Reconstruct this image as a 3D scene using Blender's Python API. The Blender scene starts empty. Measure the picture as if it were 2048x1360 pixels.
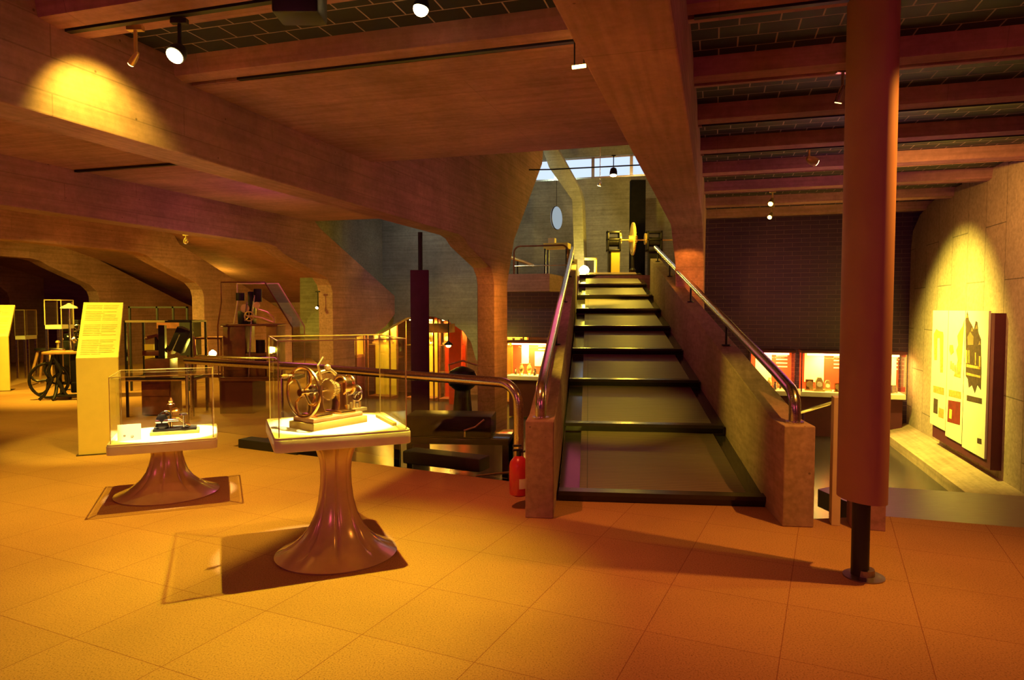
import bpy, bmesh, math, random
from mathutils import Vector, Matrix
random.seed(7)
C = bpy.context.scene.collection
PI = math.pi
# ------------------------------------------------------------------ camera
F = 1365.0
EYE = 1.6
PITCH = math.radians(2.65)
cam_d = bpy.data.cameras.new('camera'); cam = bpy.data.objects.new('camera', cam_d); C.objects.link(cam)
cam_d.sensor_width = 36.0; cam_d.lens = 36.0 * F / 2048.0
cam.location = (0, 0, EYE); cam.rotation_euler = (PI/2 - PITCH, 0, 0)
cam_d.clip_start = 0.05; cam_d.clip_end = 200
bpy.context.scene.camera = cam
# ------------------------------------------------------------------ view
vs = bpy.context.scene.view_settings
vs.view_transform = 'Standard'; vs.look = 'None'; vs.gamma = 1.0; vs.use_curve_mapping = False
vs.exposure = 0.0
# ------------------------------------------------------------------ world: dim red-violet ambience of the hall
w = bpy.data.worlds.new('World'); bpy.context.scene.world = w; w.use_nodes = True
w.node_tree.nodes['Background'].inputs[0].default_value = (1.0, 0.15, 0.36, 1)
w.node_tree.nodes['Background'].inputs[1].default_value = 0.036

TH = math.radians(16.56)                 # direction of the concrete frames
S_, C_ = math.sin(TH), math.cos(TH)
def G(xp, yp, z=0.0):                    # building grid -> world
    return Vector((xp*C_ + yp*S_, -xp*S_ + yp*C_, z))
def light(kind, name, loc, energy, color, target=None, size=60, blend=0.5, radius=0.03, parent=None, shape=None):
    d = bpy.data.lights.new(name, kind); d.energy = energy; d.color = color
    if kind != 'AREA': d.shadow_soft_size = radius
    if kind == 'SPOT': d.spot_size = math.radians(size); d.spot_blend = blend
    if kind == 'AREA': d.size = radius; 
    o = bpy.data.objects.new(name, d); C.objects.link(o); o.location = loc
    if target is not None:
        o.rotation_euler = (Vector(target) - Vector(loc)).to_track_quat('-Z', 'Y').to_euler()
    return o
AMB = (1.0, 0.13, 0.24)
YEL = (1.0, 0.66, 0.045)
LEM = (1.0, 0.80, 0.06)
WHT = (1.0, 0.88, 0.50)
# added red-violet fill points without fixtures, behind the camera and in the bays
light('POINT', 'hall_fill', (-3.0, -1.8, 2.6), 74, AMB, radius=0.5)
light('POINT', 'hall_fill', (2.6, -1.2, 2.6), 58, AMB, radius=0.5)
light('POINT', 'hall_fill', (-6.5, 2.6, 2.6), 26, AMB, radius=0.35)
light('POINT', 'hall_fill', G(1.8, 9.6, 2.2), 18, (0.8, 0.14, 0.55), radius=0.9)
light('POINT', 'hall_fill', G(-2.2, 9.6, 2.6), 16, (1.0, 0.12, 0.3), radius=0.7)
light('POINT', 'hall_fill', G(-6.5, 9.0, 2.4), 12, (1.0, 0.14, 0.5), radius=0.3)

# ------------------------------------------------------------------ pixel helpers (photo frame 2048x1360)
def ray(px, py):
    x = (px - 1024) / F; y = (680 - py) / F
    return Vector((x, math.cos(PITCH) + y*math.sin(PITCH), -math.sin(PITCH) + y*math.cos(PITCH)))
def atY(px, py, Y):                      # point at depth Y
    r = ray(px, py); return Vector((0, 0, EYE)) + r * (Y / r.y)
def atZ(px, py, z):                      # point at height z
    r = ray(px, py); return Vector((0, 0, EYE)) + r * ((z - EYE) / r.z)
def atXp(px, py, xp):                    # point on the plane X' = xp   -> (y', z)
    r = ray(px, py); k = xp / (r.x*C_ - r.y*S_)
    p = Vector((0, 0, EYE)) + r*k; return (p.x*S_ + p.y*C_, p.z)
def atYp(px, py, yp):                    # point on the plane Y' = yp   -> (x', z)
    r = ray(px, py); k = yp / (r.x*S_ + r.y*C_)
    p = Vector((0, 0, EYE)) + r*k; return (p.x*C_ - p.y*S_, p.z)

# ------------------------------------------------------------------ materials
def newmat(name):
    m = bpy.data.materials.new(name); m.use_nodes = True
    nt = m.node_tree; nt.nodes.clear()
    out = nt.nodes.new('ShaderNodeOutputMaterial')
    b = nt.nodes.new('ShaderNodeBsdfPrincipled'); nt.links.new(b.outputs[0], out.inputs[0])
    return m, nt, b, out
def N(nt, t, **kw):
    n = nt.nodes.new(t)
    for k, v in kw.items():
        if k.startswith('i_'):
            n.inputs[k[2:].replace('_', ' ')].default_value = v
        else: setattr(n, k, v)
    return n
def ramp(nt, fac, cols):
    r = nt.nodes.new('ShaderNodeValToRGB'); e = r.color_ramp.elements
    e[0].position, e[0].color = cols[0][0], (*cols[0][1], 1); e[1].position, e[1].color = cols[-1][0], (*cols[-1][1], 1)
    for p, c in cols[1:-1]:
        x = e.new(p); x.color = (*c, 1)
    nt.links.new(fac, r.inputs[0]); return r.outputs[0]
def mix(nt, fac, a, b, mode='MIX'):
    m = nt.nodes.new('ShaderNodeMix'); m.data_type = 'RGBA'; m.blend_type = mode
    for s, v in ((0, fac), (6, a), (7, b)):
        if isinstance(v, (int, float)): m.inputs[s].default_value = v
        elif isinstance(v, tuple): m.inputs[s].default_value = (*v[:3], 1)
        else: nt.links.new(v, m.inputs[s])
    return m.outputs[2]
def plain(name, col, rough=0.5, metal=0.0, var=0.12, scale=9.0, coat=0.0):
    m, nt, b, out = newmat(name)
    tc = N(nt, 'ShaderNodeTexCoord'); n = N(nt, 'ShaderNodeTexNoise', i_Scale=scale, i_Detail=4.0)
    nt.links.new(tc.outputs['Object'], n.inputs['Vector'])
    d = tuple(c*(1-var) for c in col); l = tuple(min(1, c*(1+var)) for c in col)
    nt.links.new(ramp(nt, n.outputs['Fac'], [(0.3, d), (0.7, l)]), b.inputs['Base Color'])
    b.inputs['Roughness'].default_value = rough; b.inputs['Metallic'].default_value = metal
    b.inputs['Coat Weight'].default_value = coat
    return m
def emis(name, col, strength):
    m, nt, b, out = newmat(name)
    e = N(nt, 'ShaderNodeEmission'); e.inputs[0].default_value = (*col, 1); e.inputs[1].default_value = strength
    nt.links.new(e.outputs[0], out.inputs[0]); return m
def gridvec(nt, order):                 # world position in the building grid, reordered for a 2-D texture
    g = N(nt, 'ShaderNodeNewGeometry'); mp = N(nt, 'ShaderNodeMapping', vector_type='POINT')
    mp.inputs['Rotation'].default_value = (0, 0, TH); nt.links.new(g.outputs['Position'], mp.inputs['Vector'])
    s = N(nt, 'ShaderNodeSeparateXYZ'); nt.links.new(mp.outputs[0], s.inputs[0])
    c = N(nt, 'ShaderNodeCombineXYZ')
    for i, a in enumerate(order):
        nt.links.new(s.outputs['xyz'.index(a)], c.inputs[i])
    return mp.outputs[0], c.outputs[0]
def concrete(name, base, order='yzx', bw=2.3, bh=0.23, mortar=0.006, lines=0.55, rough=0.85, pits=True, blotch=0.3, off=(0, 0)):
    m, nt, b, out = newmat(name)
    pos, v = gridvec(nt, order)
    mp = N(nt, 'ShaderNodeMapping'); mp.inputs['Location'].default_value = (off[0], off[1], 0); nt.links.new(v, mp.inputs[0])
    br = N(nt, 'ShaderNodeTexBrick'); nt.links.new(mp.outputs[0], br.inputs['Vector'])
    br.inputs['Scale'].default_value = 1.0; br.inputs['Brick Width'].default_value = bw; br.inputs['Row Height'].default_value = bh
    br.inputs['Mortar Size'].default_value = mortar; br.inputs['Mortar Smooth'].default_value = 0.3
    br.inputs['Color1'].default_value = (1, 1, 1, 1); br.inputs['Color2'].default_value = (0.86, 0.86, 0.86, 1); br.inputs['Mortar'].default_value = (lines*0.35,)*3 + (1,)
    n1 = N(nt, 'ShaderNodeTexNoise', i_Scale=0.9, i_Detail=6.0, i_Roughness=0.65); nt.links.new(pos, n1.inputs['Vector'])
    n2 = N(nt, 'ShaderNodeTexNoise', i_Scale=14.0, i_Detail=5.0, i_Roughness=0.7); nt.links.new(pos, n2.inputs['Vector'])
    st = N(nt, 'ShaderNodeMapping'); st.inputs['Scale'].default_value = (0.6, 14, 14) if order[0] != 'z' else (14, 14, 0.6)
    nt.links.new(v, st.inputs[0]); n3 = N(nt, 'ShaderNodeTexNoise', i_Scale=1.6, i_Detail=5.0); nt.links.new(st.outputs[0], n3.inputs['Vector'])
    c1 = ramp(nt, n1.outputs['Fac'], [(0.3, tuple(c*(1-blotch) for c in base)), (0.7, tuple(min(1, c*(1+blotch)) for c in base))])
    c2 = mix(nt, 0.5, c1, ramp(nt, n2.outputs['Fac'], [(0.35, (0.72,)*3), (0.65, (1.12,)*3)]), 'MULTIPLY')
    c2 = mix(nt, 0.55, c2, ramp(nt, n3.outputs['Fac'], [(0.35, (0.7,)*3), (0.6, (1.1,)*3)]), 'MULTIPLY')
    # joint lines broken up by noise
    wf = N(nt, 'ShaderNodeMath', operation='MULTIPLY'); nt.links.new(n1.outputs['Fac'], wf.inputs[0]); wf.inputs[1].default_value = 1.5 * lines if lines < 1 else 1.0
    c3 = mix(nt, wf.outputs[0] if lines < 1 else 1.0, c2, mix(nt, 1.0, c2, br.outputs['Color'], 'MULTIPLY'))
    if pits:
        vo = N(nt, 'ShaderNodeTexVoronoi', i_Scale=7.0); nt.links.new(pos, vo.inputs['Vector'])
        pr = ramp(nt, vo.outputs['Distance'], [(0.045, (0.3,)*3), (0.075, (1,)*3)])
        c3 = mix(nt, 0.8, c3, pr, 'MULTIPLY')
    nt.links.new(c3, b.inputs['Base Color']); b.inputs['Roughness'].default_value = rough
    bu = N(nt, 'ShaderNodeBump', i_Strength=0.35, i_Distance=0.01); nt.links.new(c3, bu.inputs['Height']); nt.links.new(bu.outputs[0], b.inputs['Normal'])
    return m
def tiles(name, order, bw, bh, c1, c2, mortar, msize, rough, spec=0.5, coat=0.0, bump=0.3, rot=0.0, vari=0.0, off=0.5):
    m, nt, b, out = newmat(name)
    pos, v = gridvec(nt, order)
    mp = N(nt, 'ShaderNodeMapping'); mp.inputs['Rotation'].default_value = (0, 0, rot); nt.links.new(v, mp.inputs[0])
    br = N(nt, 'ShaderNodeTexBrick', offset=off); nt.links.new(mp.outputs[0], br.inputs['Vector'])
    br.inputs['Scale'].default_value = 1.0; br.inputs['Brick Width'].default_value = bw; br.inputs['Row Height'].default_value = bh
    br.inputs['Mortar Size'].default_value = msize; br.inputs['Mortar Smooth'].default_value = 0.2
    br.inputs['Color1'].default_value = (*c1, 1); br.inputs['Color2'].default_value = (*c2, 1); br.inputs['Mortar'].default_value = (*mortar, 1)
    nt.links.new(br.outputs['Color'], b.inputs['Base Color'])
    b.inputs['Roughness'].default_value = rough; b.inputs['Coat Weight'].default_value = coat
    bu = N(nt, 'ShaderNodeBump', i_Strength=bump, i_Distance=0.01, invert=True); nt.links.new(br.outputs['Fac'], bu.inputs['Height']); nt.links.new(bu.outputs[0], b.inputs['Normal'])
    return m
def carpet_mat():
    m, nt, b, out = newmat('carpet')
    g = N(nt, 'ShaderNodeNewGeometry'); mp = N(nt, 'ShaderNodeMapping')
    mp.inputs['Rotation'].default_value = (0, 0, math.radians(25.0)); mp.inputs['Location'].default_value = (0.18, 0.463, 0)
    nt.links.new(g.outputs['Position'], mp.inputs['Vector'])
    br = N(nt, 'ShaderNodeTexBrick', offset=0.0); nt.links.new(mp.outputs[0], br.inputs['Vector'])
    for k, v in (('Scale', 1.0), ('Brick Width', 0.625), ('Row Height', 0.625), ('Mortar Size', 0.0028), ('Mortar Smooth', 0.5)): br.inputs[k].default_value = v
    br.inputs['Color1'].default_value = (0.52, 0.272, 0.12, 1); br.inputs['Color2'].default_value = (0.485, 0.25, 0.11, 1); br.inputs['Mortar'].default_value = (0.30, 0.11, 0.06, 1)
    n1 = N(nt, 'ShaderNodeTexNoise', i_Scale=120.0, i_Detail=3.0, i_Roughness=0.7); nt.links.new(g.outputs['Position'], n1.inputs['Vector'])
    n2 = N(nt, 'ShaderNodeTexNoise', i_Scale=1.3, i_Detail=5.0); nt.links.new(g.outputs['Position'], n2.inputs['Vector'])
    c = mix(nt, 1.0, br.outputs['Color'], ramp(nt, n1.outputs['Fac'], [(0.33, (0.38, 0.31, 0.31)), (0.44, (0.92,)*3), (0.58, (1.0,)*3), (0.70, (1.28, 1.3, 1.25))]), 'MULTIPLY')
    c = mix(nt, 0.5, c, ramp(nt, n2.outputs['Fac'], [(0.3, (0.8,)*3), (0.7, (1.12,)*3)]), 'MULTIPLY')
    nt.links.new(c, b.inputs['Base Color']); b.inputs['Roughness'].default_value = 0.9; b.inputs['Specular IOR Level'].default_value = 0.25
    bu = N(nt, 'ShaderNodeBump', i_Strength=0.25, i_Distance=0.003); nt.links.new(n1.outputs['Fac'], bu.inputs['Height']); nt.links.new(bu.outputs[0], b.inputs['Normal'])
    return m
def glass_mat(name, tint=(0.999, 0.998, 0.99), base=0.06, edge=False):
    m, nt, b, out = newmat(name)
    t = N(nt, 'ShaderNodeBsdfTransparent'); t.inputs[0].default_value = (*tint, 1)
    g = N(nt, 'ShaderNodeBsdfGlossy'); g.inputs['Roughness'].default_value = 0.02; g.inputs[0].default_value = (1, 1, 1, 1)
    lw = N(nt, 'ShaderNodeLayerWeight', i_Blend=0.25); ms = N(nt, 'ShaderNodeMixShader')
    ma = N(nt, 'ShaderNodeMath', operation='MULTIPLY_ADD'); nt.links.new(lw.outputs['Fresnel'], ma.inputs[0]); ma.inputs[1].default_value = 0.30; ma.inputs[2].default_value = base*0.12
    nt.links.new(ma.outputs[0], ms.inputs[0]); nt.links.new(t.outputs[0], ms.inputs[1]); nt.links.new(g.outputs[0], ms.inputs[2])
    nt.links.new(ms.outputs[0], out.inputs[0]); return m
def brushed(name, col, rough, scale=(2, 60, 60)):
    m, nt, b, out = newmat(name)
    tc = N(nt, 'ShaderNodeTexCoord'); mp = N(nt, 'ShaderNodeMapping'); mp.inputs['Scale'].default_value = scale
    nt.links.new(tc.outputs['Object'], mp.inputs[0]); n = N(nt, 'ShaderNodeTexNoise', i_Scale=3.0, i_Detail=6.0); nt.links.new(mp.outputs[0], n.inputs['Vector'])
    nt.links.new(ramp(nt, n.outputs['Fac'], [(0.3, tuple(c*0.8 for c in col)), (0.7, col)]), b.inputs['Base Color'])
    b.inputs['Metallic'].default_value = 1.0
    nt.links.new(ramp(nt, n.outputs['Fac'], [(0.3, (rough*0.7,)*3), (0.7, (rough*1.3,)*3)]), b.inputs['Roughness'])
    return m
M = {}
M['carpet'] = carpet_mat()
M['con_side'] = concrete('board_marked_concrete', (0.45, 0.232, 0.225), 'yzx', lines=0.4)
M['con_front'] = concrete('board_marked_concrete_front', (0.45, 0.232, 0.225), 'xzy', lines=0.4)
M['con_slab'] = concrete('smooth_concrete', (0.45, 0.215, 0.225), 'xyz', bw=3.9, bh=2.6, mortar=0.004, lines=0.3, pits=False, blotch=0.3)
M['con_panel'] = concrete('cast_concrete_panels', (0.46, 0.33, 0.24), 'zyx', bw=1.55, bh=0.72, mortar=0.008, lines=1.0, blotch=0.18, off=(0.34, 0.1))
M['con_par'] = concrete('parapet_concrete', (0.44, 0.29, 0.20), 'yzx', bw=6, bh=3, mortar=0.0, lines=0.1, blotch=0.3)
M['con_teal'] = concrete('grey_green_concrete', (0.31, 0.31, 0.27), 'xzy', bw=2.6, bh=0.16, mortar=0.004, lines=0.3)
M['ceil_tile'] = tiles('dark_ceiling_tile', 'xyz', 0.27, 0.205, (0.010, 0.011, 0.022), (0.015, 0.015, 0.03), (0.42, 0.30, 0.28), 0.006, 0.6, bump=0.2)
M['brick'] = tiles('dark_glazed_brick', 'xzy', 0.34, 0.09, (0.070, 0.028, 0.085), (0.088, 0.036, 0.10), (0.20, 0.10, 0.15), 0.006, 0.35, bump=0.5)
M['low_floor'] = tiles('polished_dark_stone', 'xyz', 0.6, 0.6, (0.045, 0.035, 0.04), (0.055, 0.04, 0.045), (0.02, 0.02, 0.02), 0.004, 0.2, bump=0.1, off=0.0)
M['glass'] = glass_mat('clear_acrylic')
M['edge'] = plain('polished_acrylic_edge', (0.75, 0.58, 0.28), 0.15, 0, 0.05)
M['white'] = plain('white_lacquer', (0.80, 0.74, 0.60), 0.35, 0, 0.03)
M['cream'] = plain('cream_lacquer', (0.72, 0.60, 0.30), 0.5, 0, 0.04)
M['lectern_face'] = plain('yellowish_lacquer', (0.80, 0.62, 0.20), 0.5, 0, 0.03)
M['paper'] = plain('printed_paper', (0.82, 0.78, 0.62), 0.7, 0, 0.03)
M['yellow'] = plain('yellow_panel', (0.80, 0.62, 0.10), 0.5, 0, 0.03)
M['steel'] = brushed('brushed_steel', (0.80, 0.72, 0.62), 0.22)
M['plate'] = brushed('brushed_floor_plate', (0.34, 0.26, 0.28), 0.42)
M['chrome'] = plain('chrome', (0.82, 0.74, 0.62), 0.10, 1.0, 0.04)
M['pedestal'] = plain('polished_bronze_fibreglass', (0.66, 0.45, 0.30), 0.22, 0.3, 0.08, coat=0.5)
M['brass'] = plain('polished_brass', (0.86, 0.58, 0.20), 0.22, 1.0, 0.12)
M['gold'] = plain('gilded_brass', (0.95, 0.72, 0.30), 0.3, 0.8, 0.1)
M['matte'] = plain('matte_black_cloth', (0.008, 0.007, 0.01), 0.95, 0, 0.2); M['matte'].node_tree.nodes['Principled BSDF'].inputs['Specular IOR Level'].default_value = 0.05
M['iron'] = plain('dark_cast_iron', (0.03, 0.026, 0.03), 0.4, 0.6, 0.3)
M['black'] = plain('black_paint', (0.012, 0.011, 0.014), 0.5, 0, 0.2)
M['wood'] = plain('dark_red_wood', (0.20, 0.065, 0.035), 0.4, 0, 0.3)
M['oak'] = plain('oak_wood', (0.46, 0.24, 0.10), 0.5, 0, 0.2)
M['ochre'] = plain('ochre_block', (0.60, 0.42, 0.10), 0.6, 0, 0.1)
M['rubber'] = tiles('ribbed_rubber', 'yxz', 0.0355, 30.0, (0.21, 0.145, 0.12), (0.19, 0.13, 0.105), (0.05, 0.035, 0.03), 0.004, 0.5, bump=0.25, rot=math.radians(10.2), off=0.0)
M['nosing'] = plain('black_rubber_nosing', (0.03, 0.022, 0.018), 0.25, 0, 0.1)
M['strip'] = plain('polished_dark_strip', (0.07, 0.055, 0.05), 0.12, 0.3, 0.2)
M['red'] = plain('red_enamel', (0.55, 0.02, 0.04), 0.3, 0, 0.1, coat=0.4)
M['redboard'] = plain('red_backboard', (0.62, 0.05, 0.015), 0.6, 0, 0.08)
M['maroon'] = plain('maroon_board', (0.10, 0.012, 0.03), 0.6, 0, 0.1)
M['purple'] = plain('aubergine_banner', (0.10, 0.015, 0.07), 0.7, 0, 0.1)
M['banner'] = plain('curved_terracotta_board', (0.42, 0.20, 0.13), 0.55, 0, 0.06, scale=3)
M['bulb'] = emis('lamp_glow', (1.0, 0.72, 0.28), 28)
M['bulb_y'] = emis('lamp_glow_yellow', (1.0, 0.62, 0.10), 22)
M['bulb_dim'] = emis('lamp_glow_dim', (1.0, 0.60, 0.16), 5)
M['sky'] = emis('daylight_pane', (0.62, 0.76, 1.0), 1.15)
M['tube'] = emis('case_light_tube', (1.0, 0.72, 0.24), 9)
M['ink'] = plain('brown_print_ink', (0.075, 0.035, 0.02), 0.8, 0, 0.4, scale=20)
M['ink2'] = plain('ochre_print_ink', (0.50, 0.30, 0.07), 0.8, 0, 0.3, scale=20)
M['cardred'] = plain('dark_red_print', (0.22, 0.02, 0.01), 0.7, 0, 0.3)

# ------------------------------------------------------------------ mesh builder
class MB:
    def __init__(s): s.v = []; s.f = []
    def add(s, vs, fs, mtx=None):
        n = len(s.v)
        s.v += [tuple((mtx @ Vector(v)) if mtx is not None else Vector(v)) for v in vs]
        s.f += [tuple(i + n for i in f) for f in fs]; return s
    def box(s, x0, x1, y0, y1, z0, z1, mtx=None):
        v = [(x0,y0,z0),(x1,y0,z0),(x1,y1,z0),(x0,y1,z0),(x0,y0,z1),(x1,y0,z1),(x1,y1,z1),(x0,y1,z1)]
        return s.add(v, [(0,3,2,1),(4,5,6,7),(0,1,5,4),(1,2,6,5),(2,3,7,6),(3,0,4,7)], mtx)
    def rbox(s, x0, x1, y0, y1, z0, z1, r=0.02, seg=4, mtx=None):   # vertical rounded corners
        pts = []
        for cx, cy, a0 in ((x1-r, y0+r, -PI/2), (x1-r, y1-r, 0), (x0+r, y1-r, PI/2), (x0+r, y0+r, PI)):
            for k in range(seg+1):
                a = a0 + PI/2*k/seg; pts.append((cx + r*math.cos(a), cy + r*math.sin(a)))
        return s.prism([(p[0], p[1], z0) for p in pts], (0, 0, z1 - z0), mtx)
    def prism(s, pts, vec, mtx=None):
        n = len(pts); vec = Vector(vec)
        v = [Vector(p) for p in pts] + [Vector(p) + vec for p in pts]
        f = [tuple(range(n-1, -1, -1)), tuple(range(n, 2*n))] + [(i, (i+1) % n, (i+1) % n + n, i + n) for i in range(n)]
        return s.add(v, f, mtx)
    def cyl(s, p0, p1, r, r1=None, seg=14, mtx=None):
        p0, p1 = Vector(p0), Vector(p1); r1 = r if r1 is None else r1
        d = (p1 - p0).normalized(); a = d.orthogonal().normalized(); b = d.cross(a)
        v = []
        for p, rr in ((p0, r), (p1, r1)):
            for k in range(seg):
                t = 2*PI*k/seg; v.append(p + (a*math.cos(t) + b*math.sin(t))*rr)
        f = [(k, (k+1) % seg, (k+1) % seg + seg, k + seg) for k in range(seg)] + [tuple(range(seg-1, -1, -1)), tuple(range(seg, 2*seg))]
        return s.add(v, f, mtx)
    def tube(s, path, r, seg=12, mtx=None, closed=False):
        P = [Vector(p) for p in path]; n = len(P); rings = []; a = None
        for i in range(n):
            if closed: t = (P[(i+1) % n] - P[i-1]).normalized()
            else: t = (P[min(i+1, n-1)] - P[max(i-1, 0)]).normalized()
            if a is None: a = t.orthogonal().normalized()
            a = (a - t*a.dot(t)).normalized(); b = t.cross(a)
            rr = r[i] if isinstance(r, (list, tuple)) else r
            rings.append([P[i] + (a*math.cos(2*PI*k/seg) + b*math.sin(2*PI*k/seg))*rr for k in range(seg)])
        v = [q for rg in rings for q in rg]; f = []
        for i in range(n if closed else n-1):
            j = (i+1) % n
            for k in range(seg): f.append((i*seg+k, i*seg+(k+1) % seg, j*seg+(k+1) % seg, j*seg+k))
        if not closed: f += [tuple(range(seg-1, -1, -1)), tuple(range((n-1)*seg, n*seg))]
        return s.add(v, f, mtx)
    def lathe(s, prof, seg=24, mtx=None, mod=None):      # prof (r,z) bottom to top
        v = []; f = []
        for r, z in prof:
            for k in range(seg):
                a = 2*PI*k/seg; q = r*(mod(a, z) if mod else 1); v.append((q*math.cos(a), q*math.sin(a), z))
        for i in range(len(prof)-1):
            for k in range(seg): f.append((i*seg+k, i*seg+(k+1) % seg, (i+1)*seg+(k+1) % seg, (i+1)*seg+k))
        f += [tuple(range(seg-1, -1, -1)), tuple(range((len(prof)-1)*seg, len(prof)*seg))]
        return s.add(v, f, mtx)
    def ring(s, c, R, r, axis='y', seg=32, seg2=8, mtx=None):
        P = []
        for k in range(seg):
            a = 2*PI*k/seg; u, w_ = R*math.cos(a), R*math.sin(a)
            P.append(Vector(c) + Vector({'y': (u, 0, w_), 'x': (0, u, w_), 'z': (u, w_, 0)}[axis]))
        return s.tube(P, r, seg2, mtx, closed=True)
    def wheel(s, c, R, r, spokes=5, axis='y', hub=0.02, curved=0.0, seg=32, sr=None):
        s.ring(c, R, r, axis, seg); sr = sr or r*0.8
        ax = Vector({'y': (0, 1, 0), 'x': (1, 0, 0), 'z': (0, 0, 1)}[axis])
        s.cyl(Vector(c) - ax*hub*1.2, Vector(c) + ax*hub*1.2, hub)
        for k in range(spokes):
            P = []
            for i in range(6):
                q = i/5; a = 2*PI*k/spokes + 0.3 + curved*math.sin(q*PI); u, w_ = R*q*math.cos(a), R*q*math.sin(a)
                P.append(Vector(c) + Vector({'y': (u, 0, w_), 'x': (0, u, w_), 'z': (u, w_, 0)}[axis]))
            s.tube(P, sr, 6)
        return s
    def gear(s, c, R, t, teeth=24, axis='y', depth=0.12, mtx=None):
        pts = []
        for k in range(teeth*4):
            a = 2*PI*k/(teeth*4); rr = R if (k % 4) < 2 else R*(1-depth); u, w_ = rr*math.cos(a), rr*math.sin(a)
            pts.append(Vector(c) + Vector({'y': (u, -t/2, w_), 'x': (-t/2, u, w_), 'z': (u, w_, -t/2)}[axis]))
        return s.prism(pts, {'y': (0, t, 0), 'x': (t, 0, 0), 'z': (0, 0, t)}[axis], mtx)
    def build(s, name, mat, parent=None, smooth=35, bevel=0.0, label=None):
        me = bpy.data.meshes.new(name); me.from_pydata(s.v, [], s.f); me.update()
        bm = bmesh.new(); bm.from_mesh(me); bmesh.ops.recalc_face_normals(bm, faces=bm.faces)
        if bevel > 0:
            es = [e for e in bm.edges if len(e.link_faces) == 2 and e.calc_face_angle(0) > 0.6]
            bmesh.ops.bevel(bm, geom=es, offset=bevel, segments=2, profile=0.5, affect='EDGES')
        bm.to_mesh(me); bm.free()
        if smooth:
            me.polygons.foreach_set('use_smooth', [True]*len(me.polygons)); me.set_sharp_from_angle(angle=math.radians(smooth))
        me.materials.append(M[mat] if isinstance(mat, str) else mat)
        o = bpy.data.objects.new(name, me); C.objects.link(o)
        if parent is not None: o.parent = parent
        if label: o['label'] = label
        return o
def tag(o, label, cat, group=None):
    o['label'] = label; o['category'] = cat
    if group: o['group'] = group
    return o
def thing(name, label, cat, loc=(0, 0, 0), rz=0.0, group=None, rot=None):
    o = bpy.data.objects.new(name, None); C.objects.link(o); o.empty_display_size = 0.1
    o.location = loc; o.rotation_euler = rot if rot is not None else (0, 0, rz)
    return tag(o, label, cat, group)
def struct(o): o['kind'] = 'structure'; return o
def copy_tree(o, parent=None):
    c = o.copy(); C.objects.link(c); c.parent = parent
    for ch in list(o.children): copy_tree(ch, c)
    return c
def gp(xp, pts):    # polygon (y', z) on plane X'=xp -> world points
    return [G(xp, a, b) for a, b in pts]
GX = G(1, 0) ; GY = G(0, 1)

# ================================================================== STRUCTURE
# floor levels
LOW = -1.0
carpet = [(-16, -4), (8, -4), (8.0, 3.55), (3.7, 4.93), (2.85, 5.2), (2.25, 5.12), (2.2, 6.0), (0.35, 6.2), (0.05, 6.22), (-3.25, 7.88), (-2.5, 9.6), (-2.9, 12.6), (-6.5, 22), (-20, 22), (-20, -4)]
struct(MB().prism([(x, y, -0.22) for x, y in carpet], (0, 0, 0.22)).build('floor', 'carpet', smooth=0))
struct(MB().box(-9, 13, 3.0, 24, LOW-0.1, LOW).build('floor_lower', 'low_floor', smooth=0))
# brushed metal landing at the edge of the carpet on the right
pl = [(2.85, 5.2), (3.7, 4.93), (8.0, 3.55), (8.0, 4.62), (4.35, 5.78), (3.02, 6.17), (2.72, 6.0)]
struct(MB().prism([(x, y, -0.16) for x, y in pl], (0, 0, 0.155)).build('trim_1', 'plate', smooth=0))

RB = 3.42     # underside of ribs and slab
# frames  -----------------------------------------------------------
def frame(idx, xr, th, yh, zb, yc, zh, tail, y0=-3.0):
    # profile in (y', z); xr right side plane, th thickness towards the left
    prof = [(y0, RB+0.45), (y0, zb), (yh-0.35, zb), (yh-0.1, zb-0.04), (yh+0.12, zb-0.15), (yc-0.25, zh+0.22), (yc-0.06, zh+0.06), (yc, zh-0.1), (yc, LOW)] + tail
    o = MB().prism(gp(xr-th, prof), GX*th).build('trim_%d' % (idx+2), 'con_side', smooth=20, bevel=0.012)
    return struct(o)
frame(0, -0.19, 0.47, 10.9, 2.86, 12.1, 2.18, [(12.95, LOW), (12.95, 2.2), (13.5, 3.1), (16.6, 5.6), (17.0, 6.9), (7.72, 6.9), (7.72, RB+0.45)])
frame(1, -4.13, 0.36, 11.15, 2.84, 12.7, 2.16, [(13.55, LOW), (13.55, 2.1), (14.05, 3.05), (16.5, 5.15), (17.0, 6.9), (7.78, 6.9), (7.78, RB+0.45)])
frame(2, -8.1, 0.36, 11.45, 2.82, 13.35, 2.05, [(14.3, LOW), (14.3, 0.93), (15.3, 0.96), (15.9, 1.15), (16.4, 1.45), (16.4, 1.93), (12.9, 3.3), (12.0, RB+0.45)])
frame(3, -12.05, 0.36, 12.3, 2.82, 13.95, 2.0, [(17.6, LOW), (17.6, 1.35), (15.65, 2.13), (13.2, 3.1), (12.6, RB+0.45)])
frame(4, -16.0, 0.36, 13.0, 2.82, 14.56, 2.0, [(18.2, LOW), (18.2, 1.6), (17.5, 1.83), (14.0, 3.14), (13.2, RB+0.45)])
frame(5, -19.95, 0.36, 13.6, 2.82, 15.1, 2.0, [(16.2, LOW), (16.2, RB+0.45)])

# ceiling: slab over the bays on the left, smooth
def gbox(mb, x0, x1, y0, y1, z0, z1):
    mb.prism([G(x0, y0, z0), G(x1, y0, z0), G(x1, y1, z0), G(x0, y1, z0)], (0, 0, z1-z0)); return mb
struct(gbox(MB(), -24, -4.4, -4, 12.6, RB, RB+0.3).build('ceiling_left', 'con_slab', smooth=0))
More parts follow.
